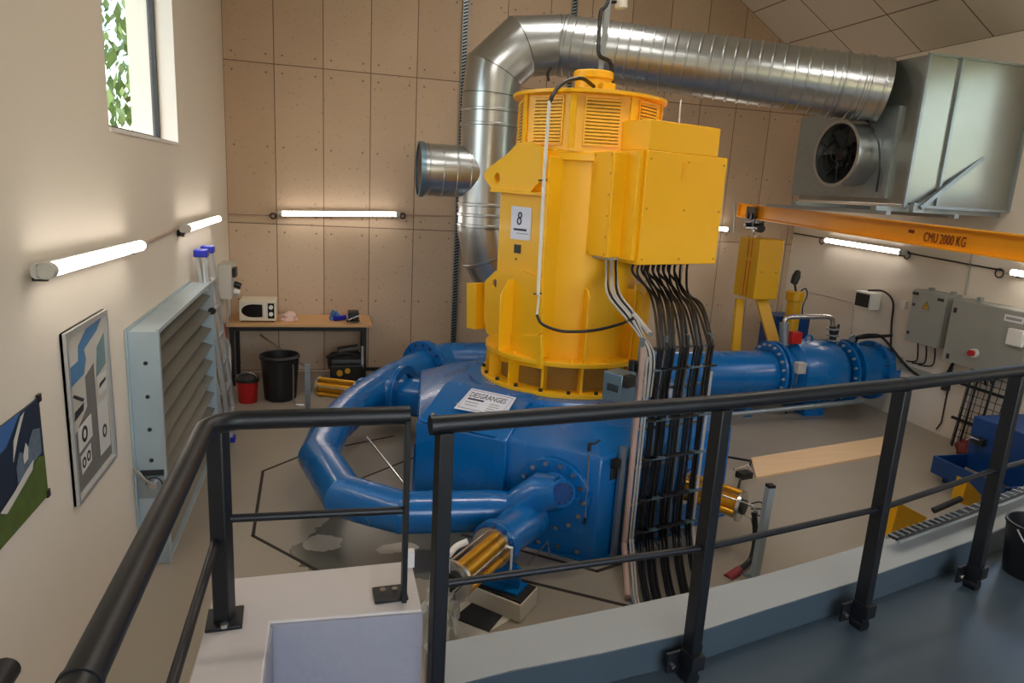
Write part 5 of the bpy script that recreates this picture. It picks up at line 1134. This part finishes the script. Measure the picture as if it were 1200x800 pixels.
# wire mesh tray against wall
t = thing('wire_mesh_tray', 'black wire mesh cable tray standing upright against the right wall', 'mesh tray', (8.55, -3.85, 0))
b0, b1 = V((8.5, -3.68, 0)), V((8.5, -4.16, 0)); up_ = V((.09, 0, .92))
for k in range(7): q = b0.lerp(b1, k / 6); MB().tube([q, q + up_], .0045, 5).build('upright_wire', 'black', t)
for k in range(11): q = up_ * ((k + .3) / 10.6); MB().tube([b0 + q, b1 + q], .0045, 5).build('cross_wire', 'black', t)
for s in (.12, .3, .7): q = b0.lerp(b1, s) + V((-.04, 0, 0)); MB().tube([q, q + up_ * 1.05], .013, 6).build('thick_cable', 'black', t)
for z in (.35, .8): MB().obox(b0.lerp(b1, .5) + up_ * z + V((-.02, 0, 0)), (.03, .6, .03), (1, 0, 0)).build('cross_bar', 'black', t)
tag(crumple((8.35, -4.05, 0), .12, .12, .14, 'ink_red', 'rusty_cloth', 21), 'dark reddish cloth heap at the foot of the wire mesh tray', 'cloth')
# hydraulic unit
t = thing('hydraulic_unit', 'blue hydraulic power unit with drip tray by the right wall', 'hydraulic unit', (7.9, -4.9, 0))
MB().box(7.72, 8.5, -5.7, -4.55, .12, .68).build('oil_tank', 'blue_d', t, bevel=.01)
b = MB(); 
for a in ((7.3, 7.72, -5.35, -5.33), (7.3, 7.72, -4.57, -4.55), (7.3, 7.32, -5.33, -4.57)): b.box(a[0], a[1], a[2], a[3], .1, .26)
b.box(7.3, 7.72, -5.35, -4.55, .08, .1); b.build('drip_tray', 'blue_d', t)
MB().box(7.71, 7.72, -5.0, -4.97, .22, .5).build('sight_gauge', 'white', t)
MB().box(7.66, 7.72, -4.75, -4.62, .42, .49).build('valve_block', 'dark_steel', t, bevel=.006); MB().tube([V((7.66, -4.7, .47)), V((7.6, -4.67, .49)), V((7.58, -4.64, .45))], .015, 8).build('block_fitting', 'steel', t)
MB().tube(smooth([V((7.4, -4.7, .11)), V((7.5, -4.9, .13)), V((7.65, -4.95, .12))], 4), .01, 6).build('tray_hose', 'cable_g', t)
MB().lathe([(0, 0), (.1, 0), (.13, .03), (.13, .4), (0, .42)], (7.42, -5.5, .36), (.97, -.2, 0), 28).build('pump_motor', 'galv_m', t)
for x in (7.4, 8.3):
    for y in (-5.65, -4.7): MB().box(x, x + .08, y, y + .08, 0, .12).build('foot', 'blue_d', t)
MB().tube(smooth([V((7.2, -5.55, .14)), V((7.3, -5.5, .05)), V((7.5, -5.5, .03)), V((7.7, -5.55, .1)), V((7.78, -5.6, .2))], 5), .045, 8).build('yellow_cradle', 'yellow_d', t)
q0 = P(1, -5.9, 1128, 588)
tag(MB().plate([P(1, -5.75, 1134, 563), P(1, -5.75, 1150, 580), P(1, -5.75, 1146, 596), P(1, -5.75, 1126, 590)], (0, 1, 0), .1).build('yellow_wedge_frame', 'yellow_d'), 'small yellow wedge shaped frame in front of the hydraulic unit', 'frame')
tag(MB().plate([P(1, -6.15, 1054, 589), P(1, -6.15, 1086, 606), P(1, -6.15, 1078, 632), P(1, -6.15, 1042, 632)], (0, 1, 0), .06).build('yellow_beam_frame', 'yellow'), 'yellow steel beam end rising behind the kerb left of the hydraulic unit', 'frame')
tag(MB().tube([P(1, -6.0, 1094, 598), P(1, -6.0, 1126, 584)], .024, 10).build('rubber_bar', 'print_dark'), 'dark rubber bar between the two yellow frames', 'bar')
# cable tray on the kerb
t = thing('kerb_cable_tray', 'ladder cable tray with black cables lying along the kerb on the right', 'cable tray', (5.4, -6.7, 1.0))
ta, tb_, tc_ = P(2, 1.05, 1046, 632), P(2, 1.05, 1120, 606), P(2, 1.05, 1205, 574); td_ = tc_ + (tc_ - tb_).normalized() * 2.4
pth = [ta, tb_, tc_, td_]; nn_ = V((-(tc_ - ta).y, (tc_ - ta).x, 0)).normalized()
for s in (-1, 1): MB().tube([p + nn_ * (.03 * s) for p in pth], .01, 6).build('side_rail', 'galv_m', t)
for k in range(3): MB().tube([p + nn_ * (-.018 + .018 * k) + V((0, 0, .012)) for p in pth], .011, 6).build('cable', 'cable', t)
tot = 0
for k in range(34):
    s = k / 33 * 3; i = min(2, int(s)); q = pth[i].lerp(pth[i + 1], s - i); d = (pth[i + 1] - pth[i]).normalized()
    MB().obox(q + V((0, 0, .024)), (.01, .05, .006), d).build('rung', 'galv_m', t)
# bucket on deck
t = thing('black_bucket', 'black plastic bucket with wire handle standing on the deck at the right picture edge', 'bucket', (4.86, -7.41, .86))
bc = V((4.86, -7.41, .86))
MB().lathe([(.115, 0), (.12, .01), (.145, .27), (.152, .275), (.152, .29), (.14, .29), (.115, .02), (0, .02)], bc, (0, 0, 1), 36).build('bucket_body', 'black', t)
MB().tube([bc + V((-.15 * math.cos(a), -.15 * math.sin(a) * .9, .27 - .16 * math.sin(a))) for a in [i * PI / 14 for i in range(15)]], .004, 6).build('wire_handle', 'cable_g', t)
la = math.radians(232); lab_c = bc + V((.137 * math.cos(la), .137 * math.sin(la), .12)); lt_ = V((-math.sin(la), math.cos(la), 0))
MB().obox(lab_c, (.09, .004, .045), lt_).build('white_label', 'sheet', t)

# ================================================================== OUTSIDE
def leafy(name, label, c, sx, sy, sz, seed):
    random.seed(seed); b = MB()
    for i in range(2600):
        a = random.uniform(0, 2 * PI); h = random.random(); r = (.75 + .3 * random.random()) * math.sqrt(max(0, 1 - (2 * h - 1) ** 2 * .6))
        p = V(c) + V((math.cos(a) * r * sx, math.sin(a) * r * sy, h * sz)); n = V((random.uniform(-1, 1), random.uniform(-1, 1), random.uniform(-.2, 1))).normalized(); u, v, w = ortho(n); s = random.uniform(.06, .15)
        b.add([p - u * s * .5, p + v * s, p + u * s * .5, p - v * s], [(0, 1, 2, 3)])
    t = thing(name, label, 'tree', c); b.build('foliage', 'leaf', t); MB().cyl(V(c) + V((0, 0, -1.2)), V(c) + V((0, 0, sz * .7)), .12, seg=10).build('trunk', 'bark', t)
    MB().lathe([(0, 0), (.7, .08 * sz), (.8, .5 * sz), (.6, .85 * sz), (0, .95 * sz)], c, (0, 0, 1), 16).build('inner_foliage', 'leaf', t)
M['leaf'] = mat('sunlit_leaves', (112, 134, 72), .55, var=.32, scale=7); M['bark'] = mat('tree_bark', (80, 64, 50), .8, var=.1)
M['grass'] = mat('grass_ground', (90, 110, 50), .8, var=.2)
leafy('garden_tree', 'leafy green tree seen through the upper left window', (-2.6, 1.2, .6), 1.3, 2.6, 8.0, 1)
leafy('garden_tree', 'taller leafy tree farther off behind the first one outside the upper left window', (-7.2, 6.0, .6), 2.2, 3.6, 9.5, 2)
bpy.data.objects['garden_tree.001']['group'] = 'trees outside the walls'; bpy.data.objects['garden_tree']['group'] = 'trees outside the walls'
leafy('garden_tree', 'leafy tree beyond the window of the right wall', (12.2, -6.2, .6), 1.8, 3.4, 5.6, 3)
g_ = MB().box(-30, 40, -40, 30, -.6, -.21).build('ground', 'grass'); struct(g_)

# ================================================================== LIGHT
w = bpy.data.worlds.new('world'); SC.world = w; w.use_nodes = True; nt = w.node_tree; nt.nodes.clear()
sky = nt.nodes.new('ShaderNodeTexSky'); sky.sky_type = 'NISHITA'; sky.sun_elevation = math.radians(50); sky.sun_disc = False; sky.sun_rotation = math.radians(180); sky.air_density = 1.2; sky.dust_density = 2
bg = nt.nodes.new('ShaderNodeBackground'); bg.inputs[1].default_value = SKY; wo = nt.nodes.new('ShaderNodeOutputWorld')
nt.links.new(sky.outputs[0], bg.inputs[0]); nt.links.new(bg.outputs[0], wo.inputs[0])
sl_ = bpy.data.lights.new('sun', 'SUN'); sl_.energy = SUN; sl_.angle = .01; sl_.color = (1, .95, .86); so = bpy.data.objects.new('sun', sl_); C.objects.link(so); so.rotation_euler = (math.radians(40), 0, 0)
so.rotation_euler = V((0, -.6, 1)).to_track_quat('Z', 'Y').to_euler()
def area(name, loc, nrm, sx, sy, e, col):
    l = bpy.data.lights.new(name, 'AREA'); l.shape = 'RECTANGLE'; l.size = sx; l.size_y = sy; l.energy = e; l.color = col
    o = bpy.data.objects.new(name, l); C.objects.link(o); o.location = loc; o.rotation_euler = V(nrm).to_track_quat('-Z', 'Y').to_euler(); return o
# daylight entering through the three windows
for a_ in (('left_window_portal', (-.37, -4.06, 3.84), (1, 0, 0), 1.82, 2.05), ('right_window_portal', (XR + .31, -5.22, 3.72), (-1, 0, 0), 1.55, 2.15), ('rear_window_portal', (3.6, YR - .31, 3.15), (0, 1, 0), 6.0, 2.3)):
    o = area(a_[0], a_[1], a_[2], a_[3], a_[4], 1, (1, 1, 1)); o.data.cycles.is_portal = True
SC.view_settings.view_transform = 'Standard'; SC.view_settings.look = 'None'; SC.view_settings.gamma = 1; SC.view_settings.exposure = EXPO; SC.view_settings.use_curve_mapping = False
SC.cycles.use_denoising = True; SC.cycles.max_bounces = 8; SC.cycles.diffuse_bounces = 5; SC.cycles.glossy_bounces = 4; SC.cycles.sample_clamp_indirect = 6
for o in bpy.data.objects:
    if 'org' in o: del o['org']
